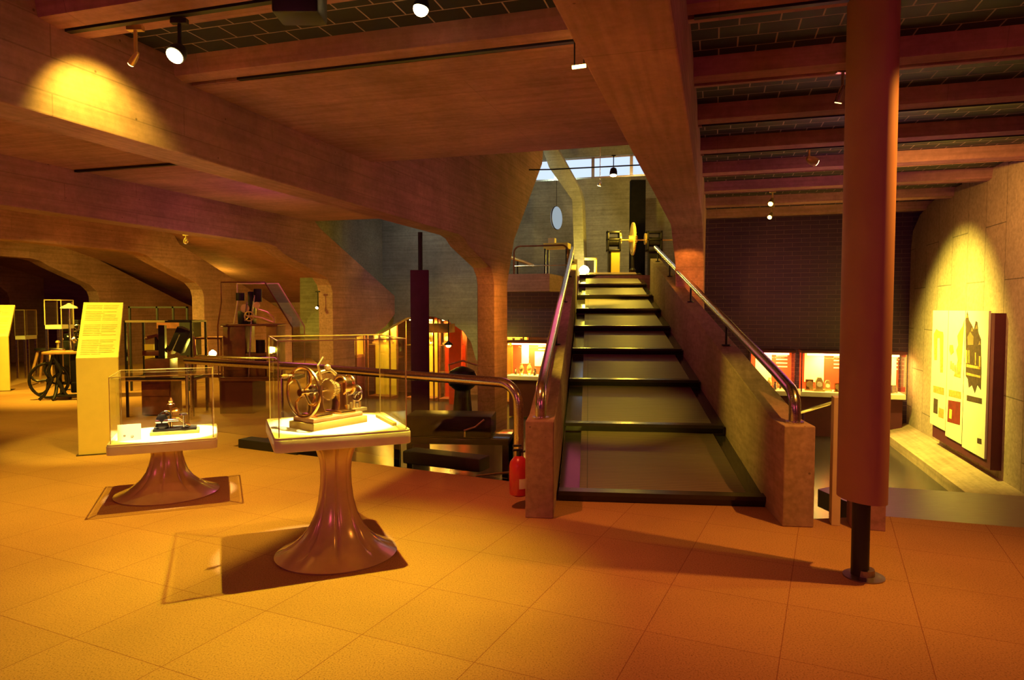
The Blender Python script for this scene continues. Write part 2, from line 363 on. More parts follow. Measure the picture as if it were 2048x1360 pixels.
# sloping soffit beyond the columns
mb = MB(); mb.prism(gp(-24, [(12.4, RB+0.02), (12.4, RB+0.25), (19.6, 1.95), (19.6, 1.72)]), GX*15.24)
struct(mb.build('ceiling_slope', 'con_slab', smooth=0))
# smooth slab between frame 0 and frame 1
struct(gbox(MB(), -4.2, -0.5, 4.72, 7.75, RB, RB+0.45).build('ceiling_slab', 'con_slab', smooth=0))
# dark tile ceiling
struct(gbox(MB(), -4.2, -0.5, -4, 4.9, RB+0.16, RB+0.4).build('ceiling_tiles_left', 'ceil_tile', smooth=0))
struct(gbox(MB(), -0.4, 12, -4, 16.2, RB+0.16, RB+0.4).build('ceiling_tiles_right', 'ceil_tile', smooth=0))
def rib(k, x0, x1, yc, wd=0.30):
    mb = MB()
    mb.prism([G(x0, yc-wd/2-0.04, RB+0.2), G(x0, yc-wd/2, RB+0.02), G(x0, yc-0.034, RB), G(x0, yc-0.034, RB+0.12), G(x0, yc+0.034, RB+0.12), G(x0, yc+0.034, RB), G(x0, yc+wd/2, RB+0.02), G(x0, yc+wd/2+0.04, RB+0.2)], GX*(x1-x0))
    struct(mb.build('trim_%d' % k, 'con_slab', smooth=0))
k = 8
for yc in (0.9, 2.25, 3.55, 4.66): rib(k, -4.15, -0.6, yc, 0.36 if yc < 4 else 0.30); k += 1
for yc in (1.9, 3.25, 4.50, 5.85, 7.15, 8.5, 9.9, 11.4, 13.0, 14.5): rib(k, -0.25, 12, yc); k += 1
# track rails in the rib slots (black)
def track(x0, x1, yc, label, z=RB+0.0):
    mb = MB(); mb.prism([G(x0, yc-0.022, z-0.012), G(x1, yc-0.022, z-0.012), G(x1, yc+0.022, z-0.012), G(x0, yc+0.022, z-0.012)], (0, 0, 0.05))
    return tag(mb.build('lighting_track', 'black', smooth=0), label, 'track')
track(-4.1, -0.7, 3.55, 'black lighting track with two glowing spotlights clipped at its end')
track(-3.65, -0.72, 4.66, 'long black lighting track along the edge of the smooth concrete slab')
track(-0.15, 3.7, 4.50, 'black lighting track in the concrete rib nearest above the terracotta board')
track(-0.15, 3.7, 7.15, 'black lighting track in the fourth visible ceiling rib beside the stairs')
track(-0.15, 3.7, 8.5, 'black lighting track in the ceiling rib carrying the bright yellow spotlight')
tag(gbox(MB(), -9.6, -5.6, 7.05, 7.10, RB-0.03, RB).build('lighting_track', 'black', smooth=0), 'short black track on the smooth ceiling behind the first big beam', 'track')

# right concrete wall (frame plane) with rounded far shoulder
pts = [atXp(*p, 3.72) for p in ((1820, 560), (1821, 500), (1826, 462), (1840, 430), (1862, 405), (1890, 384), (1925, 368))]
prof = [(15.35, LOW), (15.35, 1.5)] + [(min(a, 15.35), min(b, RB+0.3)) for a, b in pts[1:]] + [(12.6, RB+0.2), (-3, RB+0.2), (-3, LOW)]
struct(MB().prism(gp(3.72, prof), GX*0.4).build('wall_right', 'con_panel', smooth=20))
# sloping concrete kerb at the foot of the right wall
struct(MB().prism(gp(3.3, [(9.0, LOW)]) + [G(3.3, 9.0, LOW+0.12), G(3.73, 9.0, LOW+0.22), G(3.73, 9.0, LOW)], GY*6.3).build('baseboard_right', 'con_par', smooth=0)) if False else None
mb = MB(); mb.prism([G(3.22, 6.9, LOW), G(3.22, 6.9, LOW+0.16), G(3.74, 6.9, LOW+0.30), G(3.74, 6.9, LOW)], GY*8.45); struct(mb.build('baseboard_right', 'con_par', smooth=0))
# back brick wall
struct(gbox(MB(), -0.4, 9, 15.4, 15.7, LOW, 4.2).build('wall_back', 'brick', smooth=0))
struct(gbox(MB(), 4.05, 4.3, 15.0, 15.5, LOW, 4.2).build('wall_back_corner', 'brick', smooth=0)) if False else None
# wall under the upper floor left of the stairs
struct(gbox(MB(), -4.95, -3.45, 15.95, 16.2, 0.9, 2.0).build('wall_under_landing', 'brick', smooth=0))
struct(gbox(MB(), -7.2, -2.9, 16.3, 16.6, LOW, 2.05).build('wall_lower', 'brick', smooth=0)) if False else None
# upper floor
struct(gbox(MB(), -4.95, -3.75, 15.7, 18.15, 2.0, 2.42).build('floor_landing', 'con_front', smooth=0))
struct(gbox(MB(), -8, 1.2, 18.15, 26, 2.0, 2.47).build('floor_upper', 'con_slab', smooth=0))
# arch wall between frame 2 and frame 1 (grey-green concrete)
YA = 16.55
ap = [(600, 240), (600, 668), (665, 674), (755, 668), (790, 648), (812, 636), (840, 630), (870, 634), (900, 645), (925, 662), (942, 684), (952, 720), (990, 730), (990, 240)]
ap = [atYp(x, y, YA) for x, y in ap]
struct(MB().prism([G(a, YA, b) for a, b in ap], GY*0.3).build('wall_arch', 'con_teal', smooth=0))
# far wall of the lower level and left room
struct(gbox(MB(), -30, -3.4, 19.3, 19.6, LOW, 1.95).build('wall_far', 'con_front', smooth=0))
struct(gbox(MB(), -24.3, -24, -4, 20, LOW, 4).build('wall_left', 'con_side', smooth=0))
# upper room: back wall, side walls, roof
UZ = 5.85
struct(gbox(MB(), -9, 3, 22.4, 22.7, 2.3, UZ).build('wall_upper_back', 'con_teal', smooth=0))
struct(gbox(MB(), -9, 3, 22.35, 22.75, 6.55, 7.4).build('wall_upper_lintel', 'con_teal', smooth=0))
struct(gbox(MB(), -9, 3, 7.4, 23, 6.9, 7.2).build('ceiling_upper', 'con_slab', smooth=0))
struct(gbox(MB(), 0.6, 0.9, 15.7, 23, 2.4, 7.0).build('wall_upper_right', 'con_side', smooth=0))
struct(gbox(MB(), -7.6, -7.3, 16.9, 23, 2.4, 7.0).build('wall_upper_left', 'con_side', smooth=0))
struct(MB().prism(gp(-8.75, [(12.3, 7), (12.3, 3.5), (13.0, 3.2), (16.5, 1.72), (16.5, 7)]), GX*0.25).build('wall_shaft', 'con_teal', smooth=0))
# windows of the upper room
for i, (a, b) in enumerate(((-6.4, -5.2), (-5.1, -3.95), (-3.85, -2.7), (-2.6, -1.45), (-1.35, -0.2))):
    f = MB(); gbox(f, a-0.05, b+0.05, 22.42, 22.52, UZ, UZ+0.06); gbox(f, a-0.05, b+0.05, 22.42, 22.52, 6.5, 6.56); gbox(f, a-0.05, a, 22.42, 22.52, UZ, 6.56); gbox(f, b, b+0.05, 22.42, 22.52, UZ, 6.56)
    fo = struct(f.build('window_%d' % (i+1), 'steel', smooth=0))
    gbox(MB(), a, b, 22.46, 22.49, UZ+0.06, 6.5).build('pane', 'sky', fo, smooth=0)
# bent concrete strut in the upper room
q = [atYp(x, y, 19.6) for x, y in ((1150, 575), (1144, 400), (1098, 335), (1080, 285), (1108, 285), (1158, 375), (1164, 400), (1170, 575))]
struct(MB().prism([G(a, 19.6, b) for a, b in q], GY*0.5).build('trim_30', 'con_teal', smooth=20, bevel=0.01))

# ================================================================== STAIRS
SA = math.radians(6.35); sd = Vector((math.sin(SA), math.cos(SA), 0)); sc_ = Vector((math.cos(SA), -math.sin(SA), 0))
SO = Vector((0.39, 5.62, 0))
def ST(u, v, z): return SO + sc_*u + sd*v + Vector((0, 0, z))      # u across, v along
RUN, RISE, RZ = 1.60, 0.302, 0.085
st = thing('staircase', 'long shallow ramped stair with dark ribbed rubber treads climbing to upper floor', 'stairs', SO, -SA)
for n in range(9):
    v0, z0 = n*RUN, n*RISE; z1 = z0 + RZ; z2 = (n+1)*RISE
    W = 1.66; e = RUN if n < 8 else 0.7; zz = z1 + (z2 - z1)*(e/RUN)
    b = MB(); b.prism([(0, v0+0.02, z0-0.30 if n else 0.0), (0, v0+0.02, z1-0.02), (0, v0+e, zz-0.02), (0, v0+e, z0-0.05 if n else 0.0)], (W, 0, 0))
    s = b.build('step', 'strip', st, smooth=0)
    MB().prism([(0.17, v0+0.05, z1-0.02), (0.17, v0+0.05, z1+0.0), (0.17, v0+e, zz+0.0), (0.17, v0+e, zz-0.02)], (W-0.30, 0, 0)).build('rubber_mat', 'rubber', s, smooth=0)
    MB().prism([(0, v0, z0 if n else 0.0), (0, v0-0.03, z1-0.03), (0, v0-0.03, z1+0.004), (0, v0+0.06, z1+0.012), (0, v0+0.06, z1-0.02)], (W-0.03 if n else W, 0, 0)).build('nosing', 'nosing', s, smooth=0)
def parapet(u0, u1, label, zt=0.745, vend=10.5):
    t = thing('stair_parapet', label, 'parapet', SO, -SA)
    v0 = -0.50; k = RISE/RUN
    b = MB(); b.prism([(u0, v0, 0), (u0, v0, zt), (u0, v0+0.36, zt), (u0, vend, zt + k*(vend-v0-0.36)), (u0, vend, k*vend-0.5), (u0, 0.7, -0.0)], (u1-u0, 0, 0))
    b.build('wall_body', 'con_par', t, smooth=0, bevel=0.008)
    uc = (u0+u1)/2; R = 0.043; zr = 1.015; P = [(uc, v0+0.13, zt-0.01), (uc, v0+0.13, zr-0.2)]
    for i in range(7):
        a = PI/2*i/6 * 0.88; P.append((uc, v0+0.13+0.16*(1-math.cos(a)), zr-0.18+0.16*math.sin(a)))
    P += [(uc, v0+0.6, zr+0.05), (uc, vend-0.1, zr + k*(vend-v0-0.5))]
    h = MB().tube(P, R, 14).build('handrail', 'steel', t, smooth=50)
    MB().cyl((uc, v0+0.13, zt), (uc, v0+0.13, zt+0.015), 0.065).build('base_flange', 'steel', h)
    for vv in (2.2, 4.9, 7.6, 9.9):
        z = zt + k*(vv-v0-0.36); MB().cyl((uc, vv, z-0.02), (uc, vv, z+0.24), 0.014).cyl((uc, vv, z-0.005), (uc, vv, z+0.012), 0.05).build('rail_bracket', 'black', h)
    return t
parapet(-0.235, -0.02, 'slim concrete stair parapet with steel handrail beside the red extinguisher')
parapet(1.66, 1.88, 'wide pitted concrete stair parapet with steel handrail beside the curved terracotta board')

# ================================================================== LAMPS
def spotlamp(loc, target, label, size=0.05, length=0.13, drop=0.14, energy=0, color=YEL, cone=60, blend=0.5, radius=0.03, bulb='bulb', shell='black', group=None, power_off=0.03, globe=0):
    loc = Vector(loc); d = (Vector(target) - loc).normalized()
    t = thing('track_spotlight', label, 'spotlight', loc, group=group)
    q = d.to_track_quat('-Z', 'Y').to_matrix().to_4x4()
    h = MB().lathe([(size*0.98, -length), (size, -length*0.5), (size*0.8, 0.0), (size*0.4, 0.03)], 18, q)
    h = h.build('lamp_housing', shell, t)
    MB().lathe([(size*0.86, -length-0.006), (size*0.86, -length+0.004)], 18, q).build('lens', bulb, t)
    if globe: MB().lathe([(globe*math.sin(PI*i/10)+0.001, -globe*math.cos(PI*i/10)) for i in range(11)], 20, Matrix.Translation(d*length)).build('globe', bulb, t)
    top = drop
    MB().cyl((0, 0, 0.0), (0, 0, top), 0.012).box(-0.05, 0.05, -0.02, 0.02, top, top+0.03).build('bracket', shell, t)
    if energy:
        p = d*(length+power_off)
        l = light('SPOT', 'spot_beam', p, energy, color, p + d, cone, blend, radius); l.parent = t
    return t
# lamps seen in the photo
spotlamp(atY(845, 2, 4.34), (-1.15, 3.95, 0.4), 'round glowing spotlight against dark ceiling tiles above the tall display table', 0.05, 0.05, 0.12, 720, (1.0, 0.88, 0.05), 64, 1.0, 0.016, globe=0.047, power_off=0.055)
light('SPOT', 'table_fill', atY(845, 34, 4.36), 260, (1.0, 0.24, 0.07), (-0.9, 4.0, 0), 112, 0.9, 0.016)  # added wide red spot at the lamp, reddens the outer pool
light('SPOT', 'table_fill', atY(845, 34, 4.36), 1500, WHT, (-1.15, 4.42, 0.85), 19, 0.25, 0.016)  # added narrow white spot at the lamp, whitens the tabletop
spotlamp(atY(272, 112, 4.5), G(-4.1, 3.75, 2.9), 'small star-bright spotlight washing the first concrete beam with yellow', 0.022, 0.07, 0.16, 52, LEM, 105, 0.6, 0.02, bulb='bulb_y', shell='gold')
spotlamp(atY(360, 100, 4.35), (-2.4, 3.1, 1.8), 'black drum spotlight with oval glow second along the rib track', 0.058, 0.07, 0.16, 12, YEL, 100, 0.9, 0.03)
# strap-hung lamp near beam
t = thing('hanging_strap_lamp', 'slim lamp on two black straps below the smooth slab by the overhead beam', 'lamp', atY(1158, 135, 4.6))
b = MB(); b.box(-0.035, -0.025, -0.004, 0.004, 0, 0.20).box(0.028, 0.036, -0.004, 0.004, 0, 0.20); b.build('strap', 'black', t)
MB().cyl((-0.045, 0, 0), (0.045, 0, 0.012), 0.012).build('lamp_tube', 'bulb_y', t)
l = light('SPOT', 'stair_beam', (0, 0, -0.04), 560, LEM, (0.70, 3.0, -2.75), 27, 0.8, 0.02); l.parent = t
# black projector box in the rib
t = thing('projector_box', 'large black fixture box hanging from the concrete rib between two lamps', 'fixture', atY(600, 10, 3.9))
MB().box(-0.13, 0.13, -0.1, 0.1, -0.08, 0.14).build('housing', 'black', t, bevel=0.02)
MB().cyl((0, 0, 0.1), (0, 0, 0.3), 0.03).build('mount', 'black', t)
spotlamp(atY(1685, 178, 5.35), (2.0, 6.5, 0), 'dim spotlight half hidden by the curved terracotta board', 0.03, 0.10, 0.12, 0, bulb='bulb_dim', shell='steel')
spotlamp(atY(1618, 318, 8.0), (6.3, 8.8, 2.3), 'bright yellow spotlight on the ribbed ceiling left of the terracotta board', 0.05, 0.10, 0.12, 450, (1, 0.5, 0.07), 80, 1.0, 0.03, shell='gold')
spotlamp(atY(1545, 400, 11.2), (3.2, 9.8, 2.1), 'upper of two small slanted spotlights under the far ceiling ribs', 0.042, 0.13, 0.12, 0, shell='gold', bulb='bulb_y')
spotlamp(atY(1543, 428, 12.8), (3.6, 11.2, 2.0), 'lower of two small slanted spotlights under the far ceiling ribs', 0.042, 0.13, 0.12, 0, shell='gold', bulb='bulb_y')
spotlamp(atY(636, 612, 15.0), (-4.6, 12.5, 0), 'tiny star-bright spotlight in front of the second column', 0.035, 0.07, 0.3, 60, YEL, 100, 0.8, bulb='bulb')
spotlamp(atY(372, 478, 12.5), (-7.0, 14.0, 1.0), 'small gilt spotlight cluster where the third beam meets the sloping soffit', 0.04, 0.08, 0.06, 90, LEM, 100, 0.8, bulb='bulb_dim', shell='gold')
spotlamp(atY(1227, 338, 16.5), (2.3, 15.9, 2.2), 'black can spotlight on a cable in front of the upper windows', 0.09, 0.16, 0.3, 120, LEM, 75, 0.7, 0.04)
spotlamp(atY(1200, 366, 20.5), (2.0, 21.5, 3.0), 'small pale lamp on a thin rod below the upper windows', 0.06, 0.08, 1.5, 0, bulb='bulb', shell='steel')
tag(MB().tube([atY(945, 341, 15.8), atY(1100, 339, 15.8), atY(1280, 330, 15.8)], 0.016, 8).build('ceiling_cable', 'black'), 'thin black cable strung across the stairwell before the upper windows', 'cable')

# unseen spots: lamps outside view or behind beams, plus added ones marked below
def hidden(loc, target, e, col, cone, blend=0.6, radius=0.03, kind='SPOT'):
    return light(kind, 'unseen_spot', loc, e, col, target, cone, blend, radius)
hidden(G(-4.70, 4.85, 3.22), G(-4.9, 4.7, 0), 620, YEL, 104, 0.9, 0.012)
hidden(G(-4.76, 4.85, 3.2), (-2.99, 5.88, 0.52), 1400, WHT, 19, 0.25, 0.012)           # added narrow white spot to whiten the low tabletop
hidden((2.78, 3.86, 3.30), (2.2, 3.95, 1.6), 55, YEL, 40, 0.8, 0.02)                # added spot to brighten the right edge of the curved board
hidden((2.78, 3.72, 3.34), (1.85, 4.35, 0.0), 320, (1, 0.40, 0.05), 84, 1.0, 0.02)                 # beside the curved board
hidden((-7.2, 8.0, 3.3), (-5.6, 11.2, 0.0), 330, YEL, 90, 0.8, 0.03)                 # left room floor
hidden((-8.2, 11.2, 3.2), (-7.9, 13.5, 0.0), 1100, YEL, 100, 0.8, 0.03)
light('POINT', 'soffit_fill', G(-12.9, 15.6, 2.25), 14, YEL, radius=0.05)  # this point and the next are added, without fixtures, to brighten the soffit
light('POINT', 'soffit_fill', G(-10.0, 12.6, 2.7), 10, (1, 0.45, 0.06), radius=0.1)
hidden(G(-9.9, 9.6, 3.3), G(-9.9, 14.5, 1.4), 420, LEM, 95, 0.9, 0.03)
hidden(G(-14.0, 9.6, 3.3), G(-14, 14.5, 1.2), 420, LEM, 95, 0.9, 0.03)
hidden((-4.95, 6.75, 3.3), (-4.8, 7.6, 1.3), 330, LEM, 46, 0.5, 0.02)                # lectern
hidden((-10.1, 12.4, 3.3), (-10.0, 13.3, 1.3), 330, LEM, 50, 0.5, 0.02)
hidden(G(1.3, 11.9, 3.25), G(3.72, 12.45, 0.7), 2500, (1.0, 0.88, 0.10), 80, 1.0, 0.03)  # wall poster
hidden(G(2.4, 12.4, 3.3), G(3.72, 14.2, 0.2), 160, (1.0, 0.78, 0.12), 60, 0.8, 0.03)
hidden(G(-2.35, 14.0, 5.6), G(-2.6, 14.6, 1.6), 3200, LEM, 24, 1.0, 0.03)             # stair top
hidden((-1.1, 6.5, 3.3), (2.2, 6.4, 0.75), 300, LEM, 30, 1.0, 0.03)             # added spot to brighten the stair parapet
hidden(G(-3.0, 17.0, 6.2), G(-3.4, 21.8, 3.2), 170, (1.0, 0.72, 0.24), 110, 0.9, 0.1)  # upper room
hidden(G(-5.8, 18.4, 6.4), G(-6.0, 22, 4.4), 110, (0.6, 0.85, 0.7), 110, 0.9, 0.2)
hidden(G(-6.0, 13.6, 5.6), G(-6.2, 16.5, 2.2), 190, (0.75, 0.75, 0.62), 110, 1.0, 0.2)    # added soft fill for the arch wall
hidden(G(-2.9, 12.2, 1.5), G(-4.4, 12.9, 1.2), 130, (1, 0.42, 0.03), 100, 0.8, 0.05)     # added orange fill for the column side
hidden(G(-0.45, 10.95, 2.25), G(-0.45, 12.1, 2.25), 60, (1, 0.36, 0.03), 70, 0.9, 0.05)     # added orange fill without fixture for the column front by the stair

# ================================================================== DISPLAY TABLES
R24 = math.radians(23.2)
def ped_mod(H):
    def m(a, z):
        q = abs(math.sin(4*a + 0.5)); c = max(0.0, 1 - q*2.6)
        rise = min(1.0, max(0.0, (z-0.02)/0.06))
        return 1 - 0.13*c*rise*(0.45 + 0.55*abs(1-2*z/H))
    return m
def table(loc, H, label):
    t = thing('display_table', label, 'table', loc, R24)
    a = 0.405
    b = MB().rbox(-a, a, -a, a, H-0.085, H-0.012, 0.045, 5)
    b.build('tabletop', 'white', t, smooth=30, bevel=0.004)
    MB().rbox(-a+0.006, a-0.006, -a+0.006, a-0.006, H-0.012, H, 0.04, 5).build('top_surface', 'paper', t, smooth=30)
    hz = H - 0.085
    pr = [(0.385, 0.0), (0.39, 0.010), (0.37, 0.020), (0.32, 0.042), (0.265, 0.08), (0.212, 0.13), (0.17, 0.19), (0.138, 0.26), (0.115, 0.35), (0.102, 0.45), (0.098, 0.55), (0.104, 0.62), (0.122, 0.68), (0.155, 0.73), (0.20, 0.76), (0.235, hz)]
    if H < 0.7: pr = [(0.41, 0.0), (0.415, 0.012), (0.385, 0.022), (0.32, 0.05), (0.26, 0.09), (0.205, 0.14), (0.165, 0.2), (0.14, 0.27), (0.125, 0.34), (0.125, 0.39), (0.14, hz)]
    MB().lathe(pr, 96, None, ped_mod(hz)).build('pedestal', 'pedestal', t, smooth=28)
    return t
T1 = Vector((-1.15, 4.41, 0)); T2 = Vector((-2.99, 5.86, 0)); H1, H2 = 0.85, 0.52
table(T1, H1, 'tall white-topped display table on bronze trumpet pedestal holding the brass machine')
table(T2, H2, 'low white-topped display table on wide ribbed trumpet pedestal beside the lectern')
def glasscase(loc, rz, wx, wy, h, label, group=None, th=0.012, edge='edge', er=0.006, base=None):
    t = thing('glass_display_case', label, 'display case', loc, rz, group)
    x, y = wx/2, wy/2
    MB().box(-x, x, -y, -y+th, 0, h).build('pane', 'glass', t, smooth=0)
    MB().box(-x, x, y-th, y, 0, h).build('pane', 'glass', t, smooth=0)
    MB().box(-x, -x+th, -y+th, y-th, 0, h).build('pane', 'glass', t, smooth=0)
    MB().box(x-th, x, -y+th, y-th, 0, h).build('pane', 'glass', t, smooth=0)
    MB().box(-x, x, -y, y, h, h+th).build('pane', 'glass', t, smooth=0)
    b = MB(); e = er/2
    for sx in (-x, x):
        for sy in (-y, y): b.box(sx-e, sx+e, sy-e, sy+e, 0, h+th)
    for sy in (-y, y): b.box(-x, x, sy-e, sy+e, h+th-e, h+th+e)
    for sx in (-x, x): b.box(sx-e, sx+e, -y, y, h+th-e, h+th+e)
    b.build('edge_trim', edge, t, smooth=0)
    return t
glasscase((T1.x, T1.y, H1), R24, 0.75, 0.75, 0.55, 'large clear cover on the tall table enclosing a brass wheel machine')
glasscase((T2.x, T2.y, H2), R24, 0.75, 0.70, 0.52, 'clear cover on the low table enclosing a small dark machine')

# --- brass rounding engine in the tall case
def machine_big():
    t = thing('wheel_cutting_machine', 'brass wheel machine with a large spoked handwheel on ochre block', 'machine', (T1.x-0.02, T1.y-0.02, H1+0.045), R24+0.55)
    MB().box(-0.22, 0.18, -0.10, 0.10, 0.0, 0.025).build('base_plate', 'oak', t, bevel=0.005)
    b = MB()
    for x in (-0.12, 0.07):
        b.prism([(x-0.05, -0.05, 0.025), (x+0.05, -0.05, 0.025), (x+0.03, -0.04, 0.08), (x+0.028, -0.03, 0.22), (x-0.028, -0.03, 0.22), (x-0.03, -0.04, 0.08)], (0, 0.08, 0))
        b.box(x-0.06, x+0.06, -0.09, 0.07, 0.025, 0.045)
    b.build('frame_pillar', 'brass', t, bevel=0.006)
    w_ = MB(); w_.wheel((-0.215, 0, 0.185), 0.155, 0.010, 4, 'x', 0.024, 0.55, 40, 0.009)
    w_ = w_.build('handwheel', 'brass', t)
    # turn the wheel a little so it faces the view
    MB().tube([(-0.215, 0.09, 0.285), (-0.26, 0.09, 0.285)], 0.008).lathe([(0.004, 0), (0.013, 0.01), (0.015, 0.03), (0.009, 0.05)], 12, Matrix.Translation((-0.26, 0.09, 0.285)) @ Matrix.Rotation(-PI/2, 4, 'Y')).build('crank_handle', 'oak', w_)
    MB().cyl((-0.24, 0, 0.185), (0.17, 0, 0.185), 0.013).cyl((-0.16, 0, 0.185), (-0.12, 0, 0.185), 0.034).build('shaft', 'steel', t)
    MB().gear((-0.02, 0, 0.185), 0.07, 0.016, 30, 'x').gear((0.03, -0.0, 0.185), 0.045, 0.02, 20, 'x').build('gear_train', 'gold', t)
    MB().cyl((0.08, 0, 0.20), (0.15, 0, 0.20), 0.055).ring((0.15, 0, 0.20), 0.06, 0.008, 'x').ring((0.08, 0, 0.20), 0.06, 0.008, 'x').build('index_drum', 'brass', t)
    MB().tube([(-0.16, 0.0, 0.26), (-0.11, -0.02, 0.30), (-0.03, -0.03, 0.315), (0.03, -0.01, 0.28)], 0.012).lathe([(0.006, 0), (0.022, 0.012), (0.02, 0.03), (0.006, 0.04)], 12, Matrix.Translation((-0.05, -0.03, 0.31))).build('top_arm', 'gold', t)
    MB().tube([(-0.1, -0.03, 0.26), (-0.14, -0.05, 0.35), (-0.10, -0.05, 0.40)], [0.009, 0.007, 0.006]).build('lever', 'gold', t)
    MB().wheel((0.20, -0.02, 0.14), 0.05, 0.006, 5, 'x', 0.012).cyl((0.12, -0.02, 0.14), (0.22, -0.02, 0.14), 0.007).build('feed_wheel', 'steel', t)
    b = MB()
    for i in range(5): b.cyl((0.10+0.025*i, -0.05, 0.045), (0.10+0.025*i, -0.05, 0.075+0.012*(i % 3)), 0.008)
    b.box(0.08, 0.24, -0.075, -0.03, 0.025, 0.045).build('tool_rest', 'gold', t)
    return t
machine_big()
tag(MB().box(-0.235, 0.20, -0.12, 0.12, 0.0, 0.044, Matrix.Translation((T1.x-0.02, T1.y-0.02, H1)) @ Matrix.Rotation(R24+0.55, 4, 'Z')).build('exhibit_block', 'ochre', bevel=0.003), 'flat ochre block under the brass wheel machine', 'plinth')
q_ = Matrix.Rotation(R24, 3, 'Z') @ Vector((0.325, -0.03, 0))
tag(MB().box(-0.014, 0.014, -0.20, 0.20, 0.0, 0.022, Matrix.Translation((T1.x+q_.x, T1.y+q_.y, H1)) @ Matrix.Rotation(R24+0.06, 4, 'Z')).build('wooden_bar', 'yellow', bevel=0.002), 'yellow square bar lying at the edge of the tall table top', 'bar')

# --- small machine in the low case
def machine_small():
    t = thing('watchmaker_lathe', 'small dark watchmaking machine with brass column on ochre block in low case', 'machine', (T2.x+0.03, T2.y+0.03, H2+0.028), R24)
    MB().box(-0.14, 0.2, -0.08, 0.08, 0.0, 0.018).build('base_plate', 'iron', t, bevel=0.004)
    MB().lathe([(0.05, 0.0), (0.055, 0.02), (0.04, 0.05), (0.045, 0.09), (0.03, 0.12)], 16, Matrix.Translation((-0.07, -0.02, 0.018))).build('drive_drum', 'iron', t)
    b = MB(); b.cyl((0, 0, 0.018), (0, 0, 0.24), 0.012).cyl((-0.05, 0, 0.16), (0.05, 0, 0.16), 0.009).lathe([(0.012, 0.2), (0.032, 0.205), (0.032, 0.222), (0.014, 0.235), (0.02, 0.25), (0.006, 0.28)], 16)
    b.build('column', 'brass', t)
    MB().wheel((-0.045, -0.03, 0.12), 0.045, 0.005, 5, 'y', 0.01).build('belt_wheel', 'iron', t)
    MB().tube([(0.0, 0, 0.10), (0.06, -0.01, 0.095), (0.11, -0.02, 0.05), (0.15, -0.02, 0.03)], 0.011).build('slide_arm', 'brass', t)
    MB().cyl((0.1, -0.05, 0.018), (0.1, -0.05, 0.13), 0.006).lathe([(0.004, 0.125), (0.034, 0.13), (0.03, 0.142), (0.004, 0.15)], 16, Matrix.Translation((0.1, -0.05, 0))).build('oil_cup', 'steel', t)
    MB().box(-0.12, -0.02, -0.06, -0.02, 0.07, 0.10).cyl((-0.12, -0.04, 0.085), (0.06, -0.04, 0.085), 0.014).build('headstock', 'steel', t, bevel=0.004)
    MB().gear((0.03, 0.02, 0.15), 0.04, 0.008, 22, 'y').build('gear_wheel', 'brass', t)
machine_small()
tag(MB().box(-0.16, 0.22, -0.10, 0.10, 0.0, 0.027, Matrix.Translation((T2.x+0.03, T2.y+0.03, H2)) @ Matrix.Rotation(R24, 4, 'Z')).build('exhibit_block', 'ochre', bevel=0.003), 'flat ochre block under the small dark machine in the low case', 'plinth')
t = thing('label_card', 'tilted cream explanatory card standing in the low glass case', 'label', (T2.x-0.15, T2.y-0.30, H2), R24+0.1)
MB().prism([(-0.085, -0.02, 0.002), (0.085, -0.02, 0.002), (0.085, 0.035, 0.125), (-0.085, 0.035, 0.125)], (0, 0.004, 0)).build('card', 'paper', t)
MB().prism([(-0.03, 0.018, 0.085), (-0.03, 0.055, 0.002), (-0.03, 0.065, 0.002), (-0.03, 0.025, 0.095)], (0.06, 0, 0)).build('prop', 'paper', t)
for (x, zz, r) in ((0.02, 0.03, 0.009), (-0.035, 0.04, 0.006)):
    k0 = 0.055*zz/0.123 - 0.0215; MB().ring((x, k0, zz), r, 0.0018, 'y', 14, 5).build('printed_mark', 'ink', t)

# ================================================================== LECTERNS
def lectern(loc, rz, label):
    t = thing('text_lectern', label, 'lectern', loc, rz)
    w2 = 0.20; th = 0.05
    MB().prism([(-w2, 0, 0), (-w2, 0, 1.06), (-w2, th, 1.04), (-w2, th, 0)], (2*w2, 0, 0)).build('front_panel', 'lectern_face', t, smooth=0, bevel=0.004)
    s = MB().prism([(-w2, 0, 1.061), (-w2, 0.56, 1.67), (-w2, 0.60, 1.64), (-w2, th, 1.041)], (2*w2, 0, 0)).build('slanted_panel', 'lectern_face', t, smooth=0, bevel=0.003)
    MB().box(-0.06, 0.06, th, 0.2, 0, 1.12).build('support', 'white', t, smooth=0)
    MB().box(-w2-0.02, w2+0.02, -0.02, 0.30, 0, 0.012).build('foot_plate', 'strip', t, smooth=0)
    b = MB(); random.seed(3)
    d = Vector((0, 0.56, 0.609)).normalized(); nrm = Vector((0, -d.z, d.y))
    for i in range(30):
        if i in (9, 10, 18, 19, 26): continue
        s0 = 0.05 + i*0.025; p = Vector((0, 0, 1.061)) + d*s0 + nrm*0.0012
        L = 0.33 if i % 6 else 0.2
        for (a, c) in ((-0.165, -0.165+L*random.uniform(.46, .5)), (-0.165+L*0.52, -0.165+L*random.uniform(0.9, 1.0))):
            b.prism([(a, p.y, p.z), (c, p.y, p.z), (c, p.y+d.y*0.006, p.z+d.z*0.006), (a, p.y+d.y*0.006, p.z+d.z*0.006)], nrm*0.0006)
    b.build('text_lines', 'ink2', s, smooth=0)
    return t
lectern((-4.52, 7.42, 0), R24, 'bright yellow-lit lectern with slanted text panel between treadle stand and low case')
lectern((-9.92, 13.1, 0), R24, 'yellow-lit lectern cut off by the edge of the picture near the chairs')

